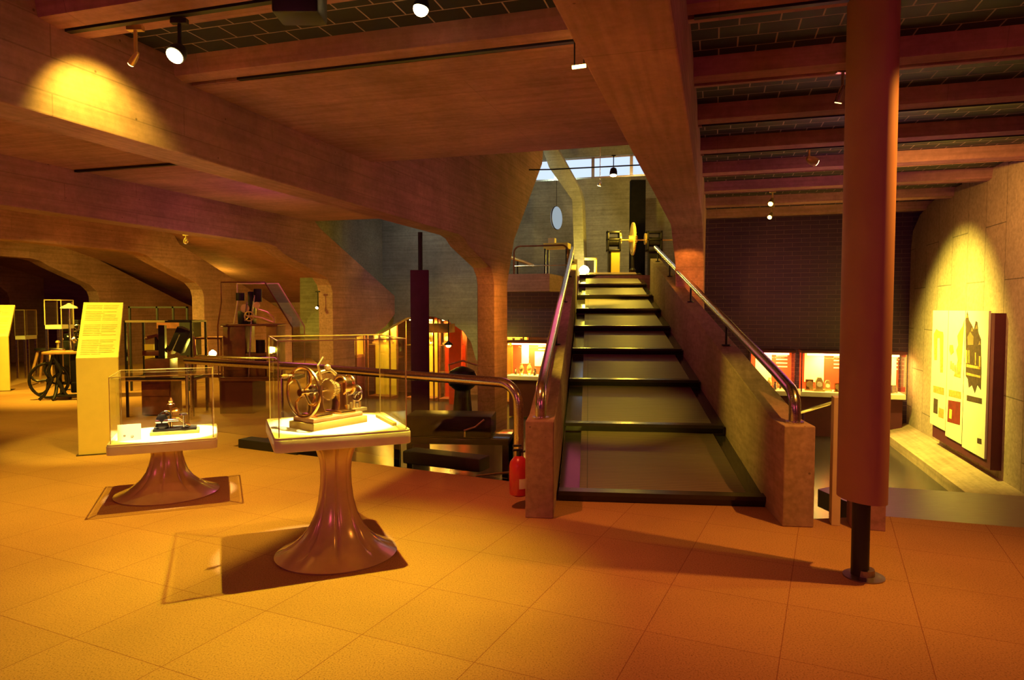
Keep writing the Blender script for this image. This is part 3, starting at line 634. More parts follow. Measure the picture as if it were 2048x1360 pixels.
# ================================================================== CURVED BOARD ON A POLE
t = thing('curved_sign_board', 'tall curved terracotta board on a dark floor-to-ceiling pole', 'sign board', (2.078, 4.01, 0), -1.30)
P = []
n = 24
for i in range(n+1):
    a = math.radians(-85 + 250*i/n); P.append((0.165*math.sin(a), -0.108*math.cos(a)))
inner = [(x*0.955, y*0.94) for x, y in P][::-1]
MB().prism([(x, y, 0.47) for x, y in P+inner], (0, 0, 2.92)).build('curved_board', 'banner', t, smooth=30)
MB().cyl((0, 0, 0.0), (0, 0, 3.39), 0.05, seg=24).build('pole', 'black', t)
MB().lathe([(0.115, 0), (0.115, 0.008), (0.06, 0.014), (0.058, 0.05)], 28, Matrix.Translation((0.01, 0.02, 0))).build('floor_plate', 'plate', t)
# concrete pillar behind it and cream board
tag(MB().box(-0.11, 0.11, 0, 0.22, -0.2, 3.6, Matrix.Translation((2.575, 4.86, 0)) @ Matrix.Rotation(-TH, 4, 'Z')).build('concrete_pillar', 'con_side', smooth=0, bevel=0.006), 'slim pitted concrete pillar standing directly behind the curved terracotta board', 'pillar')
tag(MB().box(-0.03, 0.03, 0, 0.12, 0, 0.95, Matrix.Translation((2.385, 4.96, 0)) @ Matrix.Rotation(-TH, 4, 'Z')).build('cream_post', 'cream', smooth=0, bevel=0.004), 'narrow cream post in the gap left of the dark pole', 'post')

# ================================================================== WALL POSTER ON THE RIGHT WALL
XW = 3.72; XB = 3.56
def wp(px, py, xp=XB): a, b = atXp(px, py, xp); return (a, b)
t = thing('wall_poster_panel', 'large lit three-strip panel with a picture of an ornate old clock', 'poster', G(XB, 11.2, 0), 0)
def onwall(pts, x0, dx): return [G(x0, a, b) - G(XB, 11.2, 0) for a, b in pts], GX*dx
def wallprism(name, pts, x0, dx, mat, parent, smooth=0, bevel=0):
    p, v = onwall(pts, x0, dx); return MB().prism(p, v).build(name, mat, parent, smooth=smooth, bevel=bevel)
c00 = wp(1866, 624); c01 = wp(1978, 618); zt_ = (c00[1]+c01[1])/2; yf = c00[0]; yn = c01[0]; zb_ = 0.02
zb_ = (wp(1858, 868)[1] + wp(1972, 906)[1])/2
wallprism('backing_box', [(yf-0.05, zb_-0.12), (yf-0.05, zt_-0.03), (yn-0.13, zt_-0.03), (yn-0.13, zb_-0.12)], XB+0.03, XW-XB-0.03, 'maroon', t)
y1 = wp(1895, 700)[0]; y2 = wp(1929, 700)[0]
strips = []
for (a, c, dz) in ((yf, y1+0.012, 0.10), (y1-0.012, y2+0.012, 0.03), (y2-0.012, yn, 0.0)):
    strips.append(wallprism('poster_strip', [(a, zb_+dz), (a, zt_), (c, zt_), (c, zb_+dz)], XB, 0.028, 'paper', t))
def onstrip(name, plist, mat, par, lift=0.004):
    p = [wp(x, y) for x, y in plist]
    return wallprism(name, p, XB-lift, lift-0.0005, mat, par)
onstrip('clock_picture', [(1921, 756), (1908, 752), (1912, 742), (1916, 720), (1913, 700), (1917, 690), (1915, 672), (1920, 662), (1926, 652), (1929, 640)], 'ink2', strips[1])
onstrip('clock_picture', [(1932, 640), (1935, 622), (1938, 640), (1945, 652), (1948, 660), (1952, 642), (1955, 644), (1957, 665), (1962, 678), (1963, 740), (1962, 780), (1955, 770), (1950, 786), (1944, 770), (1938, 775), (1936, 758), (1932, 752)], 'ink', strips[2])
for (x_, y_, w_, h_) in ((1933, 700, 3, 26), (1959, 712, 3, 26), (1938, 700, 2, 26), (1951, 705, 2, 24)):
    onstrip('clock_picture', [(x_, y_), (x_+w_, y_+1), (x_+w_, y_+h_+1), (x_, y_+h_)], 'ink2', strips[2], 0.008)
for (x_, y_) in ((1935, 628), (1945, 655), (1954, 650), (1960, 682)):
    onstrip('clock_picture', [(x_-2, y_+8), (x_, y_), (x_+2, y_+8)], 'gold', strips[2], 0.008)
for k_ in range(4):
    onstrip('clock_picture', [(1901+k_*4, 722+k_*4), (1904+k_*4, 722+k_*4), (1904+k_*4, 738+k_*3), (1901+k_*4, 738+k_*3)], 'gold', strips[1], 0.006)
onstrip('clock_picture', [(1936, 674), (1941, 664), (1948, 674), (1948, 690), (1937, 690)], 'gold', strips[2], 0.008)
onstrip('clock_picture', [(1934, 728), (1962, 734), (1962, 739), (1934, 734)], 'ink2', strips[2], 0.008)
onstrip('clock_picture', [(1934, 745), (1962, 752), (1962, 756), (1934, 750)], 'ink2', strips[2], 0.008)
onstrip('clock_picture', [(1868, 668), (1873, 658), (1878, 662), (1886, 664), (1887, 670), (1886, 745), (1881, 745), (1880, 676), (1875, 676), (1874, 720), (1869, 720)], 'ink2', strips[0])
onstrip('clock_picture', [(1900, 690), (1906, 690), (1908, 704), (1902, 710), (1899, 700)], 'ink2', strips[1])
onstrip('heading_bar', [(1867, 771), (1888, 776), (1888, 790), (1867, 784)], 'ink2', strips[0])
onstrip('heading_bar', [(1898, 779), (1922, 784), (1922, 798), (1898, 792)], 'ink2', strips[1])
onstrip('heading_bar', [(1934, 790), (1964, 797), (1964, 808), (1934, 801)], 'ink', strips[2])
onstrip('photo_print', [(1897, 800), (1921, 804), (1920, 850), (1895, 843)], 'cardred', strips[1])
onstrip('photo_print', [(1900, 818), (1905, 820), (1904, 838), (1899, 836)], 'yellow', strips[1], 0.008)
onstrip('photo_print', [(1868, 796), (1876, 799), (1875, 828), (1867, 825)], 'ink', strips[0])
onstrip('photo_print', [(1878, 815), (1888, 819), (1887, 837), (1877, 833)], 'ink2', strips[0])
onstrip('round_logo', [(1955, 876), (1963, 878), (1963, 888), (1955, 886)], 'ink', strips[2])

# ================================================================== WELL RAIL
A = Vector((0.06, 6.28, 0)); B = Vector((-2.4, 8.02, 0)); D = Vector((-4.35, 9.1, 0))
t = thing('guard_rail', 'thick steel guard rail with glass around the floor opening left of stairs', 'railing')
zr = 0.905; P = [A, A + Vector((0, 0, zr-0.2))]; dr = (B-A).normalized()
for i in range(1, 8):
    a = PI/2*i/7; P.append(A + dr*0.2*(1-math.cos(a)) + Vector((0, 0, zr-0.2+0.2*math.sin(a))))
P += [B + Vector((0, 0, zr)), D + Vector((0, 0, zr))]
r_ = MB().tube(P, 0.048, 14).build('top_rail', 'steel', t, smooth=50)
for k, p in enumerate((B, D)):
    MB().cyl(p, p+Vector((0, 0, zr)), 0.022).build('post', 'steel', t)
for p0, p1 in ((A, B), (B, D)):
    dd = (p1-p0).normalized(); a = p0+dd*0.12; c = p1-dd*0.08; nn = Vector((-dd.y, dd.x, 0))*0.006
    MB().prism([a-nn, c-nn, c+nn, a+nn], (0, 0, 0.78)).build('glass_panel', 'glass', t, smooth=0)
# second thin rail behind on the lower ramp
tag(MB().tube([(-4.6, 9.75, 0), (-4.6, 9.75, 0.86), (-4.5, 9.7, 0.92), (-3.2, 9.2, 0.92), (-3.1, 9.16, 0.86), (-3.1, 9.16, -0.9)], 0.02, 10).build('inner_rail', 'steel'), 'thin second rail just behind the thick guard rail at its far end', 'railing')
# low black bars at the opening
def ledge(p0, p1, h0, h1, wd, label):
    p0, p1 = Vector(p0), Vector(p1); dd = (p1-p0).normalized(); nn = Vector((-dd.y, dd.x, 0))*wd
    tag(MB().prism([p0+Vector((0, 0, h0)), p1+Vector((0, 0, h0)), p1+nn+Vector((0, 0, h0)), p0+nn+Vector((0, 0, h0))], (0, 0, h1-h0)).build('black_ledge', 'black', smooth=0, bevel=0.01), label, 'ledge')
ledge((-1.13, 6.99, 0), (-0.32, 6.585, 0), 0.0, 0.13, 0.22, 'low black bar on the carpet edge right of the tall table')
ledge((-3.15, 7.78, 0), (-2.35, 7.38, 0), 0.0, 0.10, 0.2, 'low black bar between the low table and the tall table')
# ---- fire extinguisher
t = thing('fire_extinguisher', 'red fire extinguisher hung on the slim concrete stair parapet', 'fire extinguisher', (0.055, 5.42, 0.10), 0.2)
MB().lathe([(0.055, 0.0), (0.076, 0.015), (0.078, 0.05), (0.078, 0.24), (0.07, 0.275), (0.045, 0.305), (0.025, 0.32)], 24).build('cylinder', 'red', t, smooth=40)
MB().cyl((0, 0, 0.31), (0, 0, 0.36), 0.02).box(-0.05, 0.03, -0.012, 0.012, 0.36, 0.375).box(-0.05, 0.02, -0.012, 0.012, 0.395, 0.41).build('valve_handle', 'black', t)
MB().tube([(0.02, 0, 0.35), (0.07, -0.01, 0.36), (0.088, -0.01, 0.28), (0.086, -0.01, 0.12)], 0.009).build('hose', 'black', t)
b = MB()
for i in range(6):
    a = -1.75 + i*0.13; a2 = a+0.13
    b.add([(0.0795*math.cos(a), 0.0795*math.sin(a), 0.07), (0.0795*math.cos(a2), 0.0795*math.sin(a2), 0.07), (0.0795*math.cos(a2), 0.0795*math.sin(a2), 0.15), (0.0795*math.cos(a), 0.0795*math.sin(a), 0.15)], [(0, 1, 2, 3)])
b.build('instruction_label', 'paper', t)
MB().box(0.06, 0.11, -0.02, 0.02, 0.18, 0.26).build('wall_hook', 'black', t)

# ================================================================== HANGING AUBERGINE PANEL
p = atY(840, 680, 12.2)
t = thing('hanging_banner', 'dark aubergine panel hanging on a thin rod before the arch wall', 'banner', (p.x, p.y, 0), -0.1)
zt = atY(840, 540, 12.2).z
MB().box(-0.165, 0.165, -0.03, 0.03, LOW+0.02, zt).build('panel', 'purple', t, bevel=0.01)
MB().cyl((0.015, 0, zt), (0.015, 0, 2.95), 0.04).build('rod', 'black', t)

# ================================================================== LIT WALL CASES (lower level)
def item(kind, loc, s, label=None, rz=0.0, group=None):
    label_ = label
    if kind == 'clock':
        t = thing('mantel_clock', label_, 'clock', loc, rz, group)
        MB().box(-0.09*s, 0.09*s, -0.05*s, 0.05*s, 0, 0.04*s).prism([(-0.06*s, -0.04*s, 0.04*s), (0.06*s, -0.04*s, 0.04*s), (0.06*s, -0.04*s, 0.18*s), (0.03*s, -0.04*s, 0.25*s), (-0.03*s, -0.04*s, 0.25*s), (-0.06*s, -0.04*s, 0.18*s)], (0, 0.08*s, 0)).build('clock_body', 'gold', t)
        MB().cyl((0, -0.041*s, 0.13*s), (0, -0.05*s, 0.13*s), 0.045*s, seg=20).build('dial', 'paper', t)
    elif kind == 'vase':
        t = tag(MB().lathe([(0.05*s, 0), (0.055*s, 0.02*s), (0.03*s, 0.05*s), (0.06*s, 0.12*s), (0.055*s, 0.18*s), (0.025*s, 0.24*s), (0.035*s, 0.27*s)], 16).build('brass_vase', 'gold'), label_, 'vase', group); t.location = loc
    elif kind == 'mov':
        t = thing('clock_movement', label_, 'clock movement', loc, rz, group)
        MB().box(-0.08*s, 0.08*s, -0.05*s, 0.05*s, 0, 0.02*s).box(-0.06*s, 0.06*s, -0.045*s, -0.03*s, 0.02*s, 0.2*s).box(-0.06*s, 0.06*s, 0.03*s, 0.045*s, 0.02*s, 0.2*s).build('plates', 'brass', t)
        MB().gear((0, -0.06*s, 0.12*s), 0.06*s, 0.01*s, 18).gear((0.03*s, -0.075*s, 0.06*s), 0.035*s, 0.01*s, 12).build('wheels', 'gold', t)
    elif kind == 'jar':
        t = tag(MB().lathe([(0.04*s, 0), (0.045*s, 0.10*s), (0.03*s, 0.13*s), (0.034*s, 0.16*s)], 14).build('weight_jar', 'steel'), label_, 'jar', group); t.location = loc
    return t
def wallcase(x0, x1, yp, z0, z1, label, back='redboard', depth=0.55, card=None, energy=26, col=(1, 0.62, 0.13)):
    c = (x0+x1)/2; t = thing('lit_wall_case', label, 'display case', G(c, yp, z0), -TH)
    w2 = (x1-x0)/2; h = z1-z0
    MB().box(-w2, w2, 0, depth, -0.10, 0).build('sill', 'white', t, smooth=0, bevel=0.01)
    MB().box(-w2+0.03, w2-0.03, depth-0.03, depth, 0, h).build('backboard', back, t, smooth=0)
    MB().box(-w2, w2, 0.0, depth, h, h+0.05).build('hood', 'maroon', t, smooth=0)
    for sx in (-w2, w2-0.03): MB().box(sx, sx+0.03, 0, depth-0.03, 0, h).build('side_pane', 'glass', t, smooth=0)
    b = MB()
    for sx in (-w2, w2-0.022): b.box(sx, sx+0.022, -0.005, 0.02, 0, h)
    b.build('corner_post', 'steel', t, smooth=0)
    MB().box(-w2+0.03, w2-0.03, -0.002, 0.006, 0.02, h).build('front_pane', 'glass', t, smooth=0)
    MB().cyl((-w2+0.12, 0.08, h-0.03), (w2-0.12, 0.08, h-0.03), 0.018).build('light_tube', 'tube', t)
    MB().box(-w2, w2, 0.25, depth+0.02, -1.0, -0.10).build('plinth', 'maroon', t, smooth=0)
    if card:
        for (a, b_, c_, d_) in card:
            MB().box(a, b_, depth-0.045, depth-0.03, c_, d_).build('picture_board', 'paper', t, smooth=0)
    tx = MB()
    for i in range(4): tx.box(w2*0.25, w2*0.25+0.22, depth-0.036, depth-0.029, h*0.86-i*0.075, h*0.86-i*0.075+0.022)
    tx.build('text_block', 'paper', t, smooth=0)
    l = light('AREA', 'case_light', (0, 0.16, h-0.06), energy, col, (0, 0.30, 0), radius=0.45); l.parent = t
    return t
YC = 14.75
def zc(px, py): return atYp(px, py, YC)
a0 = zc(1500, 700)[0]; a1 = zc(1592, 700)[0]; b0_ = zc(1603, 700)[0]; b1_ = zc(1722, 700)[0]; c0_ = zc(1735, 700)[0]; c1_ = zc(1815, 700)[0]
zT = zc(1600, 706)[1]; zB = zc(1600, 783)[1]
wallcase(a0, a1, YC, zB, zT, 'glowing red-backed wall case partly behind the stair handrail end', card=[(-0.30, 0.02, 0.12, 0.72)])
wallcase(b0_, b1_, YC, zB, zT, 'glowing red-backed wall case just left of the curved terracotta board', card=[(-0.42, -0.05, 0.15, 0.75)])
wallcase(c0_, c1_, YC, zB, zT, 'glowing red-backed wall case between terracotta board and concrete wall', card=[(0.1, 0.28, 0.1, 0.7)])
D0 = atYp(1012, 700, 15.3)[0]; D1 = atYp(1100, 700, 15.3)[0]; zD0 = atYp(1050, 752, 15.3)[1]; zD1 = atYp(1050, 686, 15.3)[1]
wallcase(D0, D1, 15.3, zD0, zD1, 'brightly glowing case left of the stairs under the landing', card=[(-0.28, -0.10, 0.25, 0.7), (0.05, 0.35, 0.2, 0.55)], energy=55, depth=0.5)
kinds = ('clock', 'vase', 'mov', 'jar', 'clock', 'jar')
names = {'clock': 'small gilt clock', 'vase': 'small gilt vase', 'mov': 'small brass clock movement', 'jar': 'small steel jar'}
def fill(x0, x1, yp, z, n, where, s=1.0, seed=1):
    random.seed(seed); cnt = {}
    ks = [kinds[(i*2+seed) % 6] if i % 2 else kinds[(i+seed) % 6] for i in range(n)]
    for i in range(n):
        x = x0 + (x1-x0)*(i+0.5)/n; k_ = ks[i]; cnt[k_] = cnt.get(k_, 0)+1
        order = ['', ', second one', ', third one', ', fourth one']
        item(k_, G(x, yp + (0.12 if i % 2 else 0.22), z), s*random.uniform(0.75, 1.0), '%s in %s%s' % (names[k_].replace('small brass clock', 'small clock'), where, order[cnt[k_]-1]), -TH, 'exhibits in ' + where)
fill(a0+0.35, a1-0.1, YC, zB, 4, 'the red case behind the handrail end', 1.15, 1)
fill(b0_+0.1, b0_+0.95, YC, zB, 5, 'the red case left of the terracotta board', 1.15, 2)
fill(c0_+0.35, c1_-0.1, YC, zB, 3, 'the red case beside the concrete wall', 1.2, 3)
fill(D0+0.1, D1-0.15, 15.3, zD0, 5, 'the bright case left of the stairs', 1.1, 5)
# cabinets seen under the arch wall
cabs = ((-9.6, -8.85, 'glowing glass cabinet left of the second column'), (-8.4, -7.5, 'glowing cabinet just right of the second column'), (-7.4, -6.7, 'yellow-lit cabinet under the arch wall before the aubergine panel'), (-5.6, -4.9, 'yellow-lit cabinet under the arch wall beside the first column'))
def cabinet(x0, x1, yp, z0, z1, label, back='yellow', e=40, shelves=2):
    c = (x0+x1)/2; w2 = (x1-x0)/2; h = z1-z0
    t = thing('lit_cabinet', label, 'cabinet', G(c, yp, z0), -TH)
    b = MB()
    for sx in (-w2, w2-0.04):
        for sy in (0, 0.46): b.box(sx, sx+0.04, sy, sy+0.04, 0, h)
    b.box(-w2, w2, 0, 0.5, 0, 0.08).box(-w2, w2, 0, 0.5, h-0.05, h)
    b.build('cabinet_frame', 'wood', t, smooth=0)
    MB().box(-w2+0.04, w2-0.04, 0.46, 0.49, 0.08, h-0.05).build('back_panel', back, t, smooth=0)
    for i in range(shelves):
        z = 0.08 + (h-0.13)*(i+1)/(shelves+1); MB().box(-w2+0.02, w2-0.02, 0.03, 0.46, z, z+0.015).build('shelf', 'glass', t, smooth=0)
        MB().box(-w2+0.02, w2-0.02, 0.02, 0.03, z-0.002, z+0.017).build('shelf_edge', 'edge', t, smooth=0)
    MB().cyl((-w2+0.1, 0.12, h-0.075), (w2-0.1, 0.12, h-0.075), 0.016).build('light_tube', 'tube', t)
    l = light('AREA', 'cabinet_light', (0, 0.2, h-0.1), e, (1, 0.62, 0.10), (0, 0.25, 0), radius=0.4); l.parent = t
    return t
for i, (a, b_, lab) in enumerate(cabs):
    cabinet(a, b_, 17.6, LOW, 1.35, lab, 'yellow' if i != 2 else 'redboard', 75)
    sh = ('the cabinet left of the second column', 'the cabinet right of the second column', 'the cabinet before the aubergine panel', 'the cabinet beside the first column')[i]
    fill(a+0.08, b_-0.08, 17.68, LOW+0.08+ (2.22)*2/3 + 0.02, 3, sh, 1.5, 10+i)
tag(gbox(MB(), -6.9, -6.55, 17.2, 17.3, LOW, 1.25).build('red_panel', 'redboard', smooth=0), 'tall red panel glowing behind the aubergine banner', 'panel')
# hanging dark lamp under the arch
p = atY(897, 690, 14.8)
t = thing('pendant_lamp', 'small dark pendant lamp glowing under the arch between banner and column', 'lamp', p)
MB().lathe([(0.10, 0), (0.085, 0.03), (0.03, 0.07), (0.012, 0.09)], 18).build('lamp_shade', 'iron', t)
MB().cyl((0, 0, 0.08), (0, 0, 0.55), 0.012).build('stem', 'black', t)
MB().lathe([(0.03, -0.05), (0.055, -0.03), (0.055, 0.0), (0.03, 0.004)], 14).build('globe', 'bulb_y', t)
l = light('POINT', 'pendant_glow', (0, 0, -0.12), 45, YEL, radius=0.05); l.parent = t
tag(MB().box(-0.28, 0.28, -0.2, 0.2, 0, 0.2, Matrix.Translation(atY(880, 665, 15.3)) @ Matrix.Rotation(-TH, 4, 'Z')).build('ceiling_box', 'wood', smooth=0), 'brown box shade above the pendant lamp under the arch', 'fixture')
t = thing('large_cauldron', 'dark rounded cauldron with bent handle beyond the guard rail', 'cauldron', atY(925, 770, 12.0))
MB().lathe([(0.12, -0.1), (0.24, 0.0), (0.27, 0.12), (0.22, 0.25), (0.1, 0.31), (0.03, 0.33)], 24).build('body', 'iron', t)
MB().tube([(-0.22, 0, 0.2), (-0.24, 0, 0.36), (0.0, 0, 0.43), (0.26, 0, 0.35)], 0.016).build('handle', 'gold', t)
MB().cyl((0, 0, -0.86-0.0), (0, 0, -0.08), 0.2, 0.14).build('stand', 'iron', t)
# low glass-topped machine bench on the lower level
t = thing('lower_work_bench', 'dark bench with steel hinge handles seen through the guard rail glass', 'bench', (-0.75, 9.6, LOW), -0.1)
MB().box(-0.85, 0.75, -0.4, 0.4, 0.75, 0.83).build('bench_top', 'strip', t, bevel=0.01)
for sx in (-0.8, 0.7):
    for sy in (-0.35, 0.35): MB().box(sx-0.04, sx+0.04, sy-0.04, sy+0.04, 0, 0.75).build('leg', 'iron', t)
MB().tube([(0.15, -0.42, 0.86), (0.15, -0.42, 0.95), (0.3, -0.42, 1.0), (0.42, -0.42, 1.1)], 0.014).build('handle', 'gold', t)
MB().box(-0.7, 0.5, -0.3, 0.25, 0.83, 1.12).build('dark_chest', 'iron', t, bevel=0.02)
t = thing('low_steel_barrier', 'small steel hoop barrier on dark floor between rail and stairs', 'barrier', (-0.1, 8.0, LOW))
MB().tube([(-0.38, 0, 0), (-0.38, 0, 0.55), (-0.32, 0, 0.62), (0.3, 0.1, 0.66), (0.36, 0.1, 0.6), (0.36, 0.1, 0)], 0.012, 8).build('hoop', 'gold', t)
for x, y in ((-0.38, 0), (0.36, 0.1)): MB().cyl((x, y, 0), (x, y, 0.015), 0.05).build('foot', 'gold', t)
# pink lit handrail on the far ramp
t = thing('ramp_handrail', 'slanting lit handrail below the red cases right of the stairs', 'handrail')
p0 = atY(1588, 828, 8.2); p1 = atY(1700, 795, 9.4); p2 = atY(1640, 860, 8.8)
MB().tube([p0, p1], 0.026, 10).build('top_rail', 'chrome', t)
for q in (p0.lerp(p1, 0.15), p0.lerp(p1, 0.9)): MB().tube([q, (q.x+0.02, q.y, LOW)], 0.016, 8).build('post', 'chrome', t)
light('POINT', 'ramp_glow', (4.35, 8.6, 1.3), 12, (1, 0.35, 0.12), radius=0.1)

# ================================================================== LEFT ROOM
# treadle stand with wheel
p = atZ(118, 800, 0)
t = thing('treadle_lathe', 'black cast-iron treadle lathe with wooden top left of the bright lectern', 'lathe', (p.x+0.12, p.y+0.25, 0), 0.3)
MB().box(-0.42, 0.62, -0.24, 0.24, 0.80, 0.845).build('bench_top', 'oak', t, bevel=0.006)
for x in (-0.24, 0.40):
    b = MB()
    for s in (-1, 1):
        b.tube([(x, 0.08*s, 0.80), (x, 0.10*s, 0.55), (x, 0.06*s, 0.36), (x, 0.18*s, 0.12), (x, 0.30*s, 0.03), (x, 0.34*s, 0.02)], [0.035, 0.03, 0.028, 0.03, 0.028, 0.02], 8)
    b.tube([(x, -0.13, 0.25), (x, 0.13, 0.25)], 0.02, 8).ring((x, 0, 0.55), 0.07, 0.014, 'x', 20, 6)
    b.build('cast_leg', 'iron', t)
    b = MB()
    for s in (-1, 1):
        b.tube([(x-0.02, -0.2, 0.78), (x+0.10*s, -0.2, 0.5), (x+0.04*s, -0.2, 0.36), (x+0.16*s, -0.22, 0.1), (x+0.24*s, -0.22, 0.02)], 0.026, 8)
    b.build('side_brace', 'iron', t)
MB().wheel((-0.36, -0.1, 0.34), 0.30, 0.026, 5, 'y', 0.04, 0.4).build('flywheel', 'iron', t)
MB().box(-0.2, 0.36, -0.3, -0.14, 0.06, 0.09).build('treadle', 'iron', t)
MB().box(-0.22, 0.42, -0.06, 0.06, 0.25, 0.30).box(-0.05, 0.62, -0.05, 0.16, 0.1, 0.79).build('drive_casing', 'black', t, bevel=0.02)
p_ = Vector((p.x+0.12, p.y+0.25, 0.845))
def on_bench(dx, dy): 
    v = Matrix.Rotation(0.3, 3, 'Z') @ Vector((dx, dy, 0)); return p_ + v
t = thing('belt_driven_tool', 'small iron wheel tool standing on the treadle lathe top', 'tool', on_bench(0.18, 0), 0.3)
MB().box(-0.16, 0.16, -0.08, 0.08, 0, 0.03).box(-0.05, 0.05, -0.04, 0.04, 0.03, 0.2).build('base', 'iron', t)
MB().wheel((0.0, -0.06, 0.27), 0.12, 0.016, 5, 'y', 0.02).build('pulley', 'iron', t)
MB().cyl((-0.2, 0, 0.2), (0.2, 0, 0.2), 0.02).gear((-0.16, 0, 0.2), 0.06, 0.03, 14, 'x').build('spindle', 'steel', t)
t = thing('index_tool', 'small steel tool with brass knob at the end of treadle lathe top', 'tool', on_bench(-0.24, 0.0), 0.3)
MB().box(-0.1, 0.1, -0.06, 0.06, 0, 0.05).build('base', 'steel', t, bevel=0.01)
MB().cyl((0, 0, 0.05), (0, 0, 0.14), 0.02).lathe([(0.01, 0.14), (0.04, 0.155), (0.03, 0.18), (0.01, 0.19)], 14).build('knob', 'gold', t)
# chair with orange wooden leg
q = atZ(60, 775, 0)
t = thing('work_stool', 'wooden work stool with splayed red-brown legs beside the far lectern', 'stool', (q.x, q.y+0.5, 0), 0.2)
MB().cyl((0, 0, 0.72), (0, 0, 0.77), 0.2, seg=24).build('seat', 'iron', t)
for sx, sy in ((-1, -1), (1, -1), (1, 1), (-1, 1)):
    MB().tube([(0.10*sx, 0.1*sy, 0.72), (0.24*sx, 0.24*sy, 0.0)], [0.028, 0.02], 8).build('leg', 'oak', t)
t = thing('gear_machine', 'dark gear-cutting machine with bright knobs standing above the stool', 'machine', (q.x+0.15, q.y+1.3, 0), 0.2)
MB().box(-0.3, 0.35, -0.25, 0.25, 0.0, 0.9).build('cabinet_base', 'iron', t, bevel=0.02)
MB().box(-0.2, 0.2, -0.15, 0.15, 0.9, 1.05).cyl((-0.3, 0, 1.15), (0.3, 0, 1.15), 0.06).box(-0.06, 0.06, -0.08, 0.08, 1.0, 1.35).build('head', 'iron', t, bevel=0.01)
MB().wheel((0.1, -0.2, 1.12), 0.12, 0.014, 6, 'y', 0.03).build('handwheel', 'steel', t)
b = MB()
for i in range(5): b.lathe([(0.02, -0.01), (0.028, 0.0), (0.02, 0.03)], 10, Matrix.Translation((-0.2+0.1*i, -0.2, 0.92+0.06*(i % 3))))
b.build('control_knobs', 'chrome', t)
# glass case with white base and disc lamp (far left)
def pedcase(px0, px1, pyt, pyb, Y, label, base_mat='white', edge='edge', dy=0.5, item_kind=None):
    a = atY(px0, pyt, Y); c = atY(px1, pyb, Y); wx = abs(c.x-a.x)
    t = glasscase(((a.x+c.x)/2, Y+dy/2, c.z), 0.15, wx, dy, a.z-c.z, label, edge=edge, er=0.014)
    MB().box(-wx/2, wx/2, -dy/2, dy/2, -0.08, -0.001).build('base_tray', base_mat, t, smooth=0)
    for sx in (-1, 1):
        for sy in (-1, 1): MB().box(sx*(wx/2-0.02)-0.02, sx*(wx/2-0.02)+0.02, sy*(dy/2-0.02)-0.02, sy*(dy/2-0.02)+0.02, -c.z, -0.08).build('leg', 'steel', t, smooth=0)
    return t, Vector(((a.x+c.x)/2, Y+dy/2, c.z)), wx
pedcase(86, 118, 601, 650, 13.6, 'small clear case on white tray behind the treadle lathe')
t = thing('desk_lamp', 'pale disc-shaded lamp behind the treadle lathe', 'lamp', (atY(138, 610, 13.2).x, 13.2, 0))
MB().cyl((0, 0, 0), (0, 0, 1.62), 0.02).build('stand', 'steel', t)
MB().lathe([(0.15, 1.60), (0.14, 1.63), (0.04, 1.68), (0.02, 1.70)], 20).build('lamp_shade', 'paper', t)
MB().cyl((0, 0, 0), (0, 0, 0.03), 0.15).build('foot', 'steel', t)
pedcase(26, 46, 621, 672, 15.5, 'tiny clear case just right of the edge lectern', edge='gold')
# dark-framed case with engine
def framedcase(px0, px1, pyt, Y, H0, label, mat='iron', dy=0.6, fr=0.03):
    a = atY(px0, pyt, Y); c = atY(px1, pyt, Y); wx = c.x-a.x; h = a.z
    t = thing('framed_glass_case', label, 'display case', ((a.x+c.x)/2, Y+dy/2, 0), 0.08)
    b = MB(); x, y = wx/2, dy/2
    for sx in (-x, x-fr):
        for sy in (-y, y-fr): b.box(sx, sx+fr, sy, sy+fr, 0, h)
    for z in (H0, h-fr):
        for sy in (-y, y-fr): b.box(-x, x, sy, sy+fr, z, z+fr)
        for sx in (-x, x-fr): b.box(sx, sx+fr, -y, y, z, z+fr)
    b.build('case_frame', mat, t, smooth=0)
    MB().box(-x+fr, x-fr, -y+0.01, -y+0.018, H0+fr, h-fr).build('front_pane', 'glass', t, smooth=0)
    MB().box(-x, x, -y, y, H0-0.02, H0).build('case_floor', 'oak', t, smooth=0)
    return t, Vector(((a.x+c.x)/2, Y+dy/2, H0))
t, pc = framedcase(247, 378, 641, 10.0, 0.55, 'dark-framed glass case with boxed instrument between lectern and columns')
MB().box(-0.46, 0.1, -0.31, -0.2, pc.z+0.845, pc.z+0.875).build('top_lip', 'cream', t, smooth=0)
MB().box(-0.30, 0.12, -0.2, 0.2, 0.02, pc.z-0.02).box(-0.28, 0.10, -0.21, -0.2, 0.30, 0.48).build('base_cabinet', 'wood', t, smooth=0)
MB().box(-0.42, -0.28, 0.2, 0.22, pc.z+0.1, pc.z+0.5).build('back_card', 'yellow', t, smooth=0)
m = thing('engraving_machine', 'dark red engraving machine with a tilted black box inside the framed case', 'machine', (pc.x-0.05, pc.y, pc.z), 0.1)
MB().box(-0.22, 0.14, -0.16, 0.16, 0, 0.3).box(-0.28, 0.0, -0.1, 0.1, 0.34, 0.42).build('body', 'wood', m, bevel=0.015)
MB().cyl((-0.1, 0, 0.3), (-0.1, 0, 0.62), 0.03).box(-0.03, 0.06, -0.12, -0.04, 0.3, 0.8).build('column', 'iron', m)
MB().tube([(-0.26, 0, 0.60), (-0.10, 0, 0.64), (0.0, 0, 0.52), (0.1, 0, 0.4)], 0.03).build('arm', 'wood', m)
MB().box(-0.1, 0.1, -0.12, 0.06, -0.18, 0.18, Matrix.Translation((0.28, -0.05, 0.58)) @ Matrix.Rotation(0.42, 4, 'Y')).build('black_box', 'black', m, bevel=0.01)
